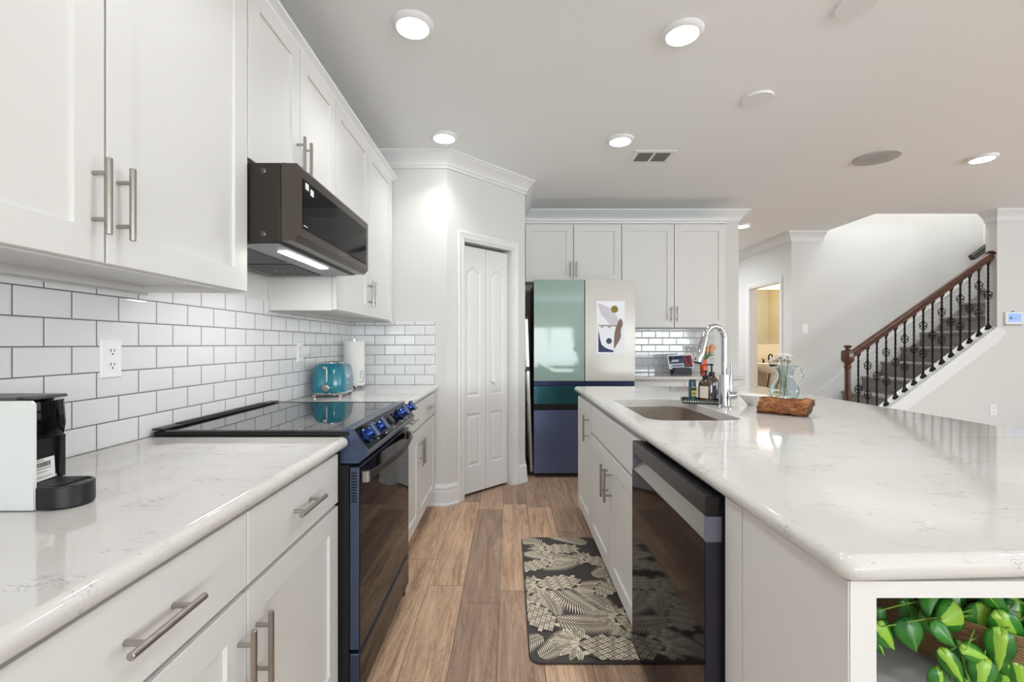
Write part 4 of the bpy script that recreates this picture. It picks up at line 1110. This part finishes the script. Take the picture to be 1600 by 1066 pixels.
for o, a, s, k in (((.20, 2.80), 3.0, .26, 'f'), ((.46, 2.78), 2.6, .26, 'f'), ((.16, 2.50), .4, .26, 'f'), ((.36, 2.58), 2.9, .28, 'f'), ((.22, 2.30), -.9, .30, 'f'), ((.30, 2.30), .1, .27, 'f'),
                   ((.44, 2.40), .8, .26, 'f'), ((.21, 2.05), 1.9, .24, 'f'), ((.20, 2.02), -.05, .29, 'f'), ((.14, 1.90), -2.4, .22, 'f'), ((.12, 1.78), .9, .22, 'f'), ((.46, 2.10), 2.2, .22, 'f'), ((.40, 1.84), 1.0, .2, 'f'),
                   ((.30, 2.72), 3.14, .27, 'p'), ((.50, 2.56), 2.7, .25, 'p'), ((.15, 2.52), .5, .24, 'p'), ((.24, 2.33), 3.35, .30, 'p'), ((.13, 2.05), 2.0, .28, 'p'), ((.40, 1.83), 2.95, .34, 'p'), ((.56, 1.98), 2.6, .30, 'p'), ((.49, 2.28), .8, .22, 'p')):
    (frond if k == 'f' else pineapple)(o, a, s)
m.build('print', mrug, rug, smooth=0)
# ------------------------------------------------------------------ back kitchen wall
def TB(u, nn, z): return (u, YB - nn, z)
UBN = .34
upper(TB, .168, 1.140, 1.854, ZU1, .654, 'wide white two-door wall cabinet directly above the refrigerator', 1.975, nb=.001, nf=UBN)
upper(TB, 1.142, 2.193, ZU0, ZU1, 1.673, 'tall white two-door wall cabinet right of the refrigerator', 1.525, nb=.001, nf=UBN)
yf_ = YB - UBN + .006
tag(MB().sweep([(.170, yf_), (2.193, yf_), (2.193, YB - .001)], [(o, z + .007) for o, z in cc]).build('cabinet_crown', M_trim, smooth=25), 'white crown moulding along the top of the cabinets above the refrigerator', 'moulding')
base(TB, 1.19, 2.165, (1.673,), .615, 'white base cabinet on the back wall right of the refrigerator, under the tablet', 'rl', nb=.001)
slabtop(TB, 1.178, 2.235, .0005, .650, CT0, CT1, (0, 1, 0, 1), 'countertop', 'white quartz countertop on the back wall under the tablet')
tag(MB().box((1.16, YB - .008, CT1 + .001), (2.225, YB - .0005, ZU0 - .006)).build('tile_backsplash', M_tileB, smooth=0), 'pale glossy subway tile backsplash on the back wall behind the tablet', 'backsplash')

# refrigerator
FX0, FX1, FY = .228, 1.153, 4.20
fr = thing('refrigerator', 'tall four-door refrigerator with green and beige glass upper doors', 'refrigerator', ((FX0 + FX1) / 2, 4.56, 0))
m = MB(); m.box((FX0 + .004, FY + .062, .03), (FX1 - .016, 4.93, 1.795)); m.build('body', P('fridge_side_black', S(30, 30, 32), .45), fr, smooth=0)
M_gg = P('green_glass', S(142, 166, 156), .05); M_bg = P('beige_glass', S(198, 194, 186), .16, spec=.5)
M_tealtint = P('steel_teal_reflection', S(36, 88, 98), .2, .7, coat=.3); M_skytint = P('charcoal_steel_sky_tint', S(94, 106, 142), .22, .65, coat=.3)  # drawer steel; teal and navy reflections painted into the base colours
M_edge = P('fridge_edge', S(52, 52, 54), .35, .6)
def fdoor(name, x0, x1, z0, z1, mat, face='face'):
    m = MB(); m.box((x0, FY + .004, z0), (x1, FY + .058, z1), .003); d = m.build(name, M_edge, fr)
    m = MB(); m.box((x0 + .001, FY, z0 + .001), (x1 - .001, FY + .0045, z1 - .001), .0012); m.build('glass_front', mat, d)
    return d
fdoor('door', FX0, .6905, .884, 1.809, M_gg); fdoor('door', .6955, FX1, .884, 1.809, M_bg)
fdoor('drawer', FX0, FX1, .672, .836, M_tealtint); fdoor('drawer', FX0, FX1, .042, .618, M_skytint)
m = MB(); m.box((FX0 + .004, FY + .012, .838), (FX1 - .004, FY + .060, .883)); m.build('middle_band', P('navy_band', S(34, 46, 80), .25, .5), fr, smooth=0)
m = MB(); m.box((FX0 + .004, FY + .030, .620), (FX1 - .004, FY + .060, .671)); m.build('drawer_gap', M_matte, fr, smooth=0)
for x in (FX0 + .05, FX1 - .05):
    for y in (FY + .09, 4.88):
        m = MB(); m.cyl((x, y, 0), (x, y, .031), .02, seg=14); m.build('foot', M_matte, fr)
# art print on the right door
a0, a1 = px(932.3, 553.3, FY), px(976.2, 470.8, FY)
pw, phh = a1.x - a0.x, a1.z - a0.z
mats = [P('print_paper', S(236, 238, 244), .6), P('print_blush', S(206, 202, 208), .7), P('print_olive', S(132, 118, 52), .7), P('print_taupe', S(130, 108, 98), .7), P('print_navy', S(54, 66, 100), .7), P('print_slate', S(66, 70, 96), .7), P('print_stone', S(168, 162, 156), .7)]
m = MB(); m.box((a0.x, FY - .0022, a0.z), (a1.x, FY - .0004, a1.z))
def art(pts, mi, zo):
    m.m = mi; P_ = [((x - 112) / 434 * pw + a0.x, (910 - y) / 805 * phh + a0.z) for x, y in pts]
    m.prism(P_, 'y', FY - .0022 - .0002 * zo, FY - .0021)
def blob(pts, k=6):
    out = []; n_ = len(pts)
    for i in range(n_):
        p0, p1, p2, p3 = (Vector(pts[(i + j) % n_]) for j in (-1, 0, 1, 2))
        for t in range(k):
            t /= k; out.append(tuple(.5 * ((2 * p1) + (-p0 + p2) * t + (2 * p0 - 5 * p1 + 4 * p2 - p3) * t * t + (-p0 + 3 * p1 - 3 * p2 + p3) * t ** 3)))
    return out
art(blob([(140, 140), (230, 170), (330, 220), (400, 300), (440, 380), (420, 455), (320, 455), (240, 370), (180, 310), (150, 220)]), 1, 1)
art([(388 + 55 * math.cos(t), 228 + 55 * math.sin(t)) for t in [2 * math.pi * i / 28 for i in range(28)]], 2, 2)
art([(137, 465), (465, 465), (430, 482), (400, 500), (380, 488), (350, 486), (310, 522), (270, 488), (230, 486), (195, 516), (160, 486), (140, 480)], 6, 3)
art(blob([(482, 372), (508, 410), (512, 470), (486, 540), (484, 640), (470, 690), (384, 825), (378, 800), (382, 640), (402, 530), (430, 450), (450, 400)]), 3, 4)
art([(137, 560), (150, 600), (165, 690), (190, 770), (240, 810), (300, 838), (360, 852), (374, 866), (368, 882), (137, 882)], 4, 2)
art([(302 + 45 * math.cos(t), 712 + 45 * math.sin(t)) for t in [2 * math.pi * i / 28 for i in range(28)]], 5, 2)
tag(m.build('art_print', mats, smooth=0), 'small abstract art print on the beige refrigerator door', 'picture')

# step ladder in the gap
la_ = thing('step_ladder', 'folded metal ladder leaning in the gap left of the refrigerator', 'ladder', (.19, 4.5, 0))
for y in (4.33, 4.72):
    m = MB()
    m.loops([[(x - .012, y - .030, z), (x + .012, y - .030, z), (x + .012, y + .03, z), (x - .012, y + .03, z)] for x, z in ((.212, .012), (.164, 1.47))]); rl = m.build('rail', M_silver, la_, smooth=0)
    m = MB(); m.box((.197, y - .034, 0), (.2265, y + .034, .03), .004); m.build('foot_cap', M_black, rl)
    m = MB(); m.box((.151, y - .034, 1.455), (.1765, y + .034, 1.492), .004); m.build('top_cap', M_black, rl)
for i in range(4):
    z = .3 + i * .33; x = .212 - .048 * z / 1.47
    m = MB(); m.box((x - .010, 4.361, z - .012), (x + .010, 4.689, z + .012), .002); m.build('rung', M_silver, la_)
z = .99; x = .212 - .048 * z / 1.47
m = MB(); m.box((x - .016, 4.292, z - .02), (x + .014, 4.2995, z + .02), .002); m.build('hinge', M_black, la_)

# tablet, vase, tulips
tb = thing('smart_display', 'small white-framed tablet display on a grey base on the back counter', 'tablet', px(1066, 585, 4.70))
q = ORG[tb]; 
tiltR = Matrix.Translation(Vector((q.x, q.y, CT1))) @ Matrix.Rotation(R(-14), 4, 'X') @ Matrix.Rotation(R(-3), 4, 'Y')
m = MB(); m.loops([[tiltR @ Vector((a, y, b + .130)) for a, b in rrect(-.127, -.072, .127, .072, .008, 4)] for y in (-.006, .006)]); fr_ = m.build('frame', M_white, tb)
scr = [P('screen_photo_navy', S(62, 72, 104), .15), P('screen_photo_pale', S(188, 194, 206), .15), P('screen_photo_red', S(132, 44, 50), .15), P('screen_photo_dark', S(36, 36, 52), .15)]
m = MB()
for a, b, c_, d_, k in ((-.118, .118, -.063, .063, 0), (-.118, .03, -.06, -.018, 1), (-.09, .02, -.045, -.036, 3), (-.10, -.02, .0, .022, 1), (-.06, .02, .03, .05, 3), (.045, .118, -.05, .063, 2), (.07, .09, -.02, .05, 3), (-.118, -.085, .01, .063, 3), (-.07, .01, -.008, -.002, 3)):
    m.m = k; zz = -.0064 - .0002 * len(m.f) / 6
    m.loops([[tiltR @ Vector((u, y, v + .130)) for u, v in ((a, c_), (b, c_), (b, d_), (a, d_))] for y in (-.006, zz)])
m.build('screen', scr, fr_, smooth=0)
m = MB(); m.loops([[(q.x + a, q.y + .03 + b, z) for a, b in rrect(-.10 * k, -.05, .10 * k, .06, .03, 5)] for k, z in ((1.0, CT1 + .0006), (1.0, CT1 + .03), (.96, CT1 + .066))]); m.build('base', P('dark_grey_fabric', S(66, 68, 74), .8), tb)
vc = Vector((2.030, 4.80, CT1))
m = MB(); m.lathe([(.030, 0), (.036, .004), (.036, .10), (.028, .125), (.027, .14), (.031, .150), (.028, .150), (.024, .138), (.025, .12), (.032, .10), (.03, .01)], c=vc, seg=28)
tag(m.build('orange_vase', P('orange_glaze', S(222, 92, 36), .25)), 'orange ceramic vase on the back counter behind the faucet', 'vase')
tu = thing('tulip_bunch', 'bunch of peach tulips with green leaves in the orange vase', 'flowers', vc + Vector((0, 0, .012)))
random.seed(4); ms = MB(); mb_ = MB(); ml = MB()
for i in range(13):
    a = random.uniform(0, 6.28); s = random.uniform(.02, .095); top = vc + Vector((math.cos(a) * s + .015, math.sin(a) * s * .6, random.uniform(.21, .27)))
    ms.tube([vc + Vector((0, 0, .015)), vc + Vector((math.cos(a) * .016, math.sin(a) * .016, .15)), top], .003, 6)
    d = Vector((math.cos(a) * s * 6, math.sin(a) * s * 4, 1)).normalized(); M = frameM(top, d.orthogonal().normalized(), d.cross(d.orthogonal().normalized()), d)
    mb_.lathe([(.006, -.012), (.018, 0), (.020, .015), (.014, .034), (.006, .040)], M=M, seg=12)
for i in range(7):
    a = -.5 + i * .9; b_ = vc + Vector((math.cos(a) * .015, math.sin(a) * .015, .14)); t_ = vc + Vector((math.cos(a) * .10 + .02, math.sin(a) * .06, .20 + .02 * (i % 2)))
    ml.tube([b_, b_.lerp(t_, .4) + Vector((0, 0, .02)), t_], [(.004, .002), (.013, .002), (.001, .001)], 8)
ms.build('stems', P('tulip_stem', S(92, 128, 60), .5), tu); mb_.build('blossoms', P('peach_petal', S(226, 166, 122), .6), tu); ml.build('leaves', P('tulip_leaf', S(78, 116, 52), .5), tu)
# ------------------------------------------------------------------ stairs
slope = .75; YK = 5.04
def capz(x): return .555 + slope * (x - 4.13)
KX0 = 3.72
m = MB(); m.prism([(KX0, 0), (5.277, 0), (5.277, capz(5.277) - .03), (KX0, capz(KX0) - .03)], 'y', 4.98, 5.1); struct(m.build('wall_knee', M_wall, smooth=0))
m = MB(); m.prism([(KX0 - .02, capz(KX0 - .02) - .029), (5.277, capz(5.277) - .029), (5.277, capz(5.277)), (KX0 - .02, capz(KX0 - .02))], 'y', 4.962, 5.118); struct(m.build('trim_7', M_trim, smooth=0))
m = MB(); m.prism([(KX0, capz(KX0) - .165), (5.277, capz(5.277) - .165), (5.36, capz(5.277) - .065), (5.33, capz(5.277) - .03), (5.277, capz(5.277) - .0295), (KX0, capz(KX0) - .0295)], 'y', 4.962, 4.9795); struct(m.build('trim_8', M_trim, smooth=0))
st = thing('staircase', 'grey carpeted staircase climbing to the right behind the railing', 'stairs', (4.9, 5.5, 0))
for k in range(-3, 8):
    x = 4.2725 + .2525 * k; z = .625 + .188 * k; zb = max(0, z - .188 - .03)
    x1 = x + .2525 if k < 7 else 6.124
    m = MB(); r_ = .018
    prof = [(x + .022, zb if k > -3 else 0), (x + .022, z - .042), (x + .004, z - .036), (x, z - .026), (x, z - .014), (x + .006, z - .004), (x + .02, z), (x1 + .021, z), (x1 + .021, zb if k > -3 else 0)]
    if k == 7: prof[-2] = (x1, z); prof[-1] = (x1, zb)
    m.prism(prof, 'y', 5.1195, 5.930); m.build('carpeted_step', M_carpet, st, smooth=40)
# skirt on the far wall
def skz(x): return .885 + .745 * (x - 4.339)
m = MB(); xe = 5.93
m.prism([(3.78, skz(3.78)), (xe, skz(xe)), (6.124, skz(xe)), (6.124, skz(xe) - .14), (xe, skz(xe) - .30), (4.1, skz(4.1) - .36), (3.78, .02)], 'y', 5.9315, 5.949); struct(m.build('trim_9', M_trim, smooth=0))
m = MB(); m.prism([(3.78, skz(3.78) - .012), (xe, skz(xe) - .012), (6.124, skz(xe) - .012), (6.124, skz(xe) + .006), (xe, skz(xe) + .006), (3.78, skz(3.78) + .006)], 'y', 5.926, 5.9312); struct(m.build('trim_10', M_trim, smooth=0))

# railing
rl = thing('stair_railing', 'dark wood handrail with newel post and wrought-iron balusters along the stairs', 'railing', (4.4, YK, 0))
def P5(x, y): return px(x, y, YK)
nx = P5(1324.5, 600).x; nc = Vector((nx, YK, 0)); zz = lambda y: P5(0, y).z
m = MB(); oct8 = [(math.cos(R(22.5 + 45 * i)), math.sin(R(22.5 + 45 * i))) for i in range(8)]
lv = [(.046, .245), (.046, .30), (.036, .33), (.031, .36), (.029, zz(577)), (.036, zz(574)), (.036, zz(572)), (.030, zz(570)), (.034, zz(568)), (.058, zz(564)), (.062, zz(562)), (.062, zz(550)), (.057, zz(548)), (.040, zz(547))]
m.loops([[(nc.x + a * r_, nc.y + b * r_, z) for a, b in oct8] for r_, z in lv])
np_ = m.build('newel_post', M_mahog, rl, smooth=20)
m = MB(); m.lathe([(.030, zz(547)), (.022, zz(545.5)), (.022, zz(544)), (.036, zz(542.5)), (.040, zz(541.3)), (.034, zz(540)), (.012, zz(539.3))], c=nc, seg=24); m.build('finial', M_mahog, np_)
a = P5(1331, 553.5); b = P5(1549.5, 399)
hp = [(-.031, -.030), (.031, -.030), (.034, -.012), (.026, 0), (.030, .012), (.030, .022), (.020, .033), (0, .037), (-.020, .033), (-.030, .022), (-.030, .012), (-.026, 0), (-.034, -.012)]
dv = Vector((b.x - a.x, 0, b.z - a.z)).normalized(); up = Vector((-dv.z, 0, dv.x))
m = MB(); m.loops([[p + Vector((0, y, 0)) + up * u for y, u in hp] for p in (a, b)]); m.build('handrail', M_mahog, rl, smooth=30)
m = MB(); q = b; m.lathe([(.055, -.006), (.055, .006)], M=frameM(q + dv * .004, (0, 1, 0), up, dv), seg=24, sy=1.0); m.build('wall_rosette', M_mahog, rl)
random.seed(2)
for i in range(15):
    pxx = 1341.1 + 14.49 * i; x = P5(pxx, 0).x
    zb = capz(x) + .0005; t = (x - a.x) / (b.x - a.x); zt = a.z + (b.z - a.z) * t - .036
    m = MB(); h = .0072; rings = []; nz = 46
    for j in range(nz + 1):
        f = j / nz; z = zb + .01 + (zt - zb - .014) * f; tw = math.radians(1440 * f) if 0.08 < f < .92 else 0
        rings.append([(x + h * math.sqrt(2) * math.cos(R(45 + 90 * k) + tw), YK + h * math.sqrt(2) * math.sin(R(45 + 90 * k) + tw), z) for k in range(4)])
    m.loops(rings); bl = m.build('baluster', M_iron, rl, smooth=0)
    fr_ = (.50,) if i % 2 == 0 else (.335, .735)
    for f in fr_:
        zc_ = zb + (zt - zb) * f; m = MB()
        for k in range(4):
            pts = []
            for j in range(15):
                s = j / 14; rr = .030 * math.sin(math.pi * s) ** .8 + .004; an = R(90 * k + 200 * s); pts.append((x + rr * math.cos(an), YK + rr * math.sin(an), zc_ - .048 + .096 * s))
            m.tube(pts, .0042, 6)
        m.cyl((x, YK, zc_ - .056), (x, YK, zc_ - .044), .011, seg=10); m.cyl((x, YK, zc_ + .044), (x, YK, zc_ + .056), .011, seg=10)
        m.build('basket_knot', M_iron, bl, smooth=40)
    m = MB(); e = .019
    m.loops([[(x + sx * w_, YK + sy * w_, z + (sx * w_ * slope if fl else 0)) for sx, sy in ((-1, -1), (1, -1), (1, 1), (-1, 1))] for w_, z, fl in ((e, zb, 1), (e, zb + .014, 1), (.011, zb + .036, 0), (.010, zb + .046, 0))]); m.build('shoe', M_iron, bl, smooth=0)
    m = MB(); m.loops([[(x + sx * w_, YK + sy * w_, z + (sx * w_ * .7 if fl else 0)) for sx, sy in ((-1, -1), (1, -1), (1, 1), (-1, 1))] for w_, z, fl in ((.010, zt - .036, 0), (.012, zt - .028, 0), (.018, zt - .004, 1), (.018, zt + .006, 1))]); m.build('collar', M_iron, bl, smooth=0)
# second handrail at the landing
a2 = px(1518, 403, 5.87); b2 = px(1550, 380, 5.87)
wr = thing('wall_handrail', 'short dark handrail on the wall at the top landing of the stairs', 'handrail', a2)
dv2 = (b2 - a2).normalized(); up2 = Vector((-dv2.z, 0, dv2.x)); M_dkrail = P('dark_grey_rail', S(58, 52, 48), .35)
m = MB(); m.loops([[p + Vector((0, y, 0)) + up2 * u * 1.1 for y, u in hp] for p in (a2, b2)]); m.build('rail', M_dkrail, wr, smooth=30)
m = MB(); q = a2.lerp(b2, .75) - up2 * .03; m.tube([q, q + Vector((0, .03, -.04)), q + Vector((0, .079, -.04))], .008, 8); m.build('bracket', M_iron, wr)

# wall devices
def TS(u, nn, z): return (u, YS - nn, z)
def TK(u, nn, z): return (u, 4.98 - nn, z)
q = px(1257.5, 514.5, YS); outlet(TS, q.x, q.z, .0005, 'white light switch on the wall at the foot of the stairs', 'light switch')
q = px(1551.5, 641, 4.98); outlet(TK, q.x, q.z, .0005, 'white wall outlet low on the wall under the stairs')
q = px(1583, 497.5, 4.97); th = thing('alarm_panel', 'white wall control panel with blue screen beside the stairs', 'control panel', q)
m = MB(TK); m.box((q.x - .096, .0005, q.z - .068), (q.x + .096, .026, q.z + .068), .006); pn = m.build('housing', M_white, th)
m = MB(TK); m.box((q.x - .072, .0255, q.z - .040), (q.x + .072, .0270, q.z + .052), .0006); sc_ = m.build('screen', P('blue_lcd', S(150, 178, 226), .2, emit=S(150, 178, 226), es=.35), pn)
m = MB(TK); m.box((q.x - .055, .0269, q.z - .012), (q.x - .03, .0274, q.z + .016)); m.box((q.x - .028, .0269, q.z - .004), (q.x + .02, .0274, q.z + .000)); m.box((q.x + .03, .0269, q.z + .022), (q.x + .06, .0274, q.z + .026)); m.build('screen_icons', P('lcd_icon', S(96, 120, 180), .3), sc_)
m = MB(TK); m.box((q.x - .012, .004, q.z + .068), (q.x + .008, .02, q.z + .078), .002); m.build('sensor', M_vent, pn)
m = MB(TK); m.box((q.x - .09, .002, q.z - .076), (q.x + .09, .022, q.z - .0685), .002); m.build('lower_lip', P('grey_lip', S(150, 152, 152), .5), pn)

# powder room beyond the hall door
def TH(u, nn, z): return (XH - nn, u, z)
casing(TH, PD0, PD1, PDZ, 'trim_11')
m = MB(); m.box((XH - .001, PD1 - .014, 0), (XH + .121, PD1, PDZ)); m.box((XH - .001, PD0, 0), (XH + .121, PD0 + .014, PDZ)); m.box((XH - .001, PD0 + .014, PDZ - .014), (XH + .121, PD1 - .014, PDZ)); struct(m.build('trim_12', M_trim, smooth=0))
M_brass = P('aged_brass', S(120, 100, 60), .35, .9)
PY = 7.75
m = MB(); m.box((XH + .12, PY, 0), (5.4, PY + .1, CZ - .02)); struct(m.build('wall_powder_back', M_warm, smooth=0))
m = MB(); m.box((5.3, YS + .12, 0), (5.4, PY, CZ - .02)); struct(m.build('wall_powder_right', M_warm, smooth=0))
sbox('ceiling_powder', (XH + .12, YS + .12, CZ - .02), (5.4, PY + .1, CZ + .1), M_ceil)
area('powder_room_lamp', (4.5, 7.0, 2.6), (0, 0, 0), .5, .5, 17, (1, .92, .78))
q0 = px(1175, 536.5, PY - .01); q1 = px(1228, 452, PY - .01)
mi = thing('wall_mirror', 'frameless wall mirror above the powder room sink, seen through the doorway', 'mirror', ((q0.x + 4.75) / 2, PY, q0.z))
m = MB(); m.box((q0.x, PY - .008, q0.z), (4.75, PY - .0005, q1.z), .001); m.build('glass', P('mirror_glass', S(222, 216, 196), .03, 1.0), mi)
vl = thing('vanity_light', 'bright vanity light bar above the powder room mirror', 'light', (4.45, PY, q1.z + .03))
m = MB(); m.box((4.1, PY - .03, q1.z + .03), (4.75, PY - .0005, q1.z + .07), .004); m.build('mount', M_silver, vl)
m = MB(); m.box((4.06, PY - .11, q1.z + .012), (4.80, PY - .031, q1.z + .095), .02); m.build('shade', M_lampw, vl)
sx, sy_, szz = 4.32, PY - .24, px(0, 568, PY - .3).z
sk = thing('pedestal_sink', 'white pedestal sink in the powder room through the doorway', 'sink', (sx, sy_, 0))
def se(hx, hy, z, r=.09): return [(sx + a_, sy_ + b_, z) for a_, b_ in rrect(-hx, -hy, hx, hy, r, 6)]
M_por = P('white_porcelain', S(238, 232, 222), .12)
m = MB(); m.loops([se(.13, .12, szz - .17, .08), se(.22, .18, szz - .12), se(.285, .225, szz - .04), se(.29, .23, szz - .005), se(.285, .225, szz), se(.22, .15, szz), se(.19, .12, szz - .06), se(.10, .06, szz - .09, .05)]); m.build('basin', M_por, sk, smooth=40)
m = MB(); m.loops([se(.13, .12, 0, .08), se(.12, .11, .04, .08), se(.085, .085, .15, .06), se(.08, .08, .5, .06), se(.11, .10, szz - .172, .08)]); m.build('pedestal', M_por, sk, smooth=40)
m = MB(); m.tube([(sx - .18, sy_ - .12, .35), (sx - .17, sy_ - .12, .55), (sx - .12, sy_ - .10, szz - .13)], .014, 8); m.build('drain_pipe', M_bsteel, sk)
f0 = Vector((sx + .02, sy_ + .185, szz))
pf = thing('basin_faucet', 'dark curved faucet on the powder room sink', 'faucet', f0)
m = MB(); m.tube([f0 + Vector((0, 0, .0)), f0 + Vector((0, 0, .10)), f0 + Vector((0, -.02, .135)), f0 + Vector((0, -.06, .145)), f0 + Vector((0, -.10, .125)), f0 + Vector((0, -.11, .10))], .011, 10); m.build('spout', M_iron, pf)
for s in (-1, 1):
    m = MB(); m.lathe([(.022, 0), (.016, .012), (.012, .045), (.018, .05), (.010, .058)], c=f0 + Vector((s * .085, 0, 0)), seg=14); m.tube([f0 + Vector((s * .085, 0, .052)), f0 + Vector((s * .12, 0, .075))], .006, 6); m.build('tap_handle', M_iron, pf)

# ------------------------------------------------------------------ ceiling fittings
def disc_light(x, y, label):
    t = thing('ceiling_light', label, 'ceiling light', (x, y, CZ), 'round ceiling disc lights')
    return t
cl0 = thing('ceiling_light', 'bright round ceiling light nearest the left wall cabinets', 'ceiling light', (-.4335, 2.08, CZ - .0005), 'round ceiling disc lights')
m = MB(); m.lathe([(.094, 0), (.094, -.004), (.088, -.012), (.074, -.020), (.072, -.020), (.072, -.014), (.02, -.014)], c=ORG[cl0], seg=48); m.build('trim_ring', M_white, cl0)
m = MB(); m.lathe([(.0715, -.0145), (.070, -.0205), (.03, -.0225), (.001, -.023)], c=ORG[cl0], seg=40); m.build('diffuser', M_lamp, cl0)
area('lamp', (0, 0, -.026), (0, 0, 0), .13, .13, 2.3, (.96, .975, 1), 'DISK', cl0).data.spread = R(112)
for x, y, l in ((.8025, 2.13, 'bright round ceiling light above the island countertop'), (-.449, 3.20, 'bright round ceiling light in front of the pantry wall'), (.786, 3.25, 'bright round ceiling light beside the ceiling air vent'),
                (3.66, 3.563, 'bright round ceiling light at the far right, in front of the stairs'), (2.84, 5.594, 'bright round ceiling light over the hall beyond the cabinets')):
    dup(cl0, (x, y, CZ - .0005), l)
area('unseen_hall_fill', (2.3, 7.2, CZ - .03), (0, 0, 0), .3, .3, 40, (.92, .965, 1), 'DISK')  # unseen lamp added behind the back wall to brighten the hall
def disc(name, label, cat, x, y, r, h, mat, inner):
    t = thing(name, label, cat, (x, y, CZ - .0005))
    m = MB(); m.lathe([(r, 0), (r, -h * .6), (r * .97, -h), (r * .9, -h)], c=ORG[t], seg=40); k = m.build('rim', mat, t)
    m = MB(); m.lathe([(r * .9, -h * .5), (r * .9, -h * .92), (r * .5, -h * 1.0), (.001, -h * 1.02)], c=ORG[t], seg=40); m.build('cover', inner, t)
disc('ceiling_speaker', 'large round grey ceiling speaker between the white disc and the far right light', 'speaker', 2.845, 3.563, .150, .010, P('speaker_rim', S(186, 186, 184), .6), P('speaker_grille', S(180, 180, 177), .8))
disc('ceiling_cover', 'plain white round ceiling cover between the island light and the ceiling speaker', 'ceiling cover', 1.46, 2.70, .083, .012, M_white, M_white)
disc('ceiling_cover', 'plain white round ceiling cover cut off by the top edge of the photo', 'ceiling cover', 1.475, 1.956, .078, .012, M_white, M_white)
vt = thing('air_vent', 'rectangular ceiling air vent with two grey louvre openings', 'air vent', (1.10, 3.545, CZ))
v = vt; m = MB(); zv = CZ - .0005
x0, x1, y0, y1 = .945, 1.255, 3.43, 3.665
m.box((x0, y0, zv - .006), (x1, y0 + .035, zv)); m.box((x0, y1 - .035, zv - .006), (x1, y1, zv)); m.box((x0, y0 + .035, zv - .006), (x0 + .032, y1 - .035, zv)); m.box((x1 - .032, y0 + .035, zv - .006), (x1, y1 - .035, zv)); m.box((1.091, y0 + .035, zv - .006), (1.109, y1 - .035, zv)); m.build('frame', M_white, v, smooth=0)
m = MB(); m.box((x0 + .032, y0 + .035, zv - .001), (x1 - .032, y1 - .035, zv)); m.build('backing', P('vent_dark', S(70, 70, 66), .8), v, smooth=0)
for a_, b_ in ((x0 + .033, 1.0905), (1.1095, x1 - .033)):
    for k in range(6):
        y = y0 + .046 + k * .026; m = MB(); m.loops([[(xx, y, zv - .0012), (xx, y + .002, zv - .0012), (xx, y + .018, zv - .0062), (xx, y + .016, zv - .0062)] for xx in (a_, b_)]); m.build('louvre', M_vent, v, smooth=0)
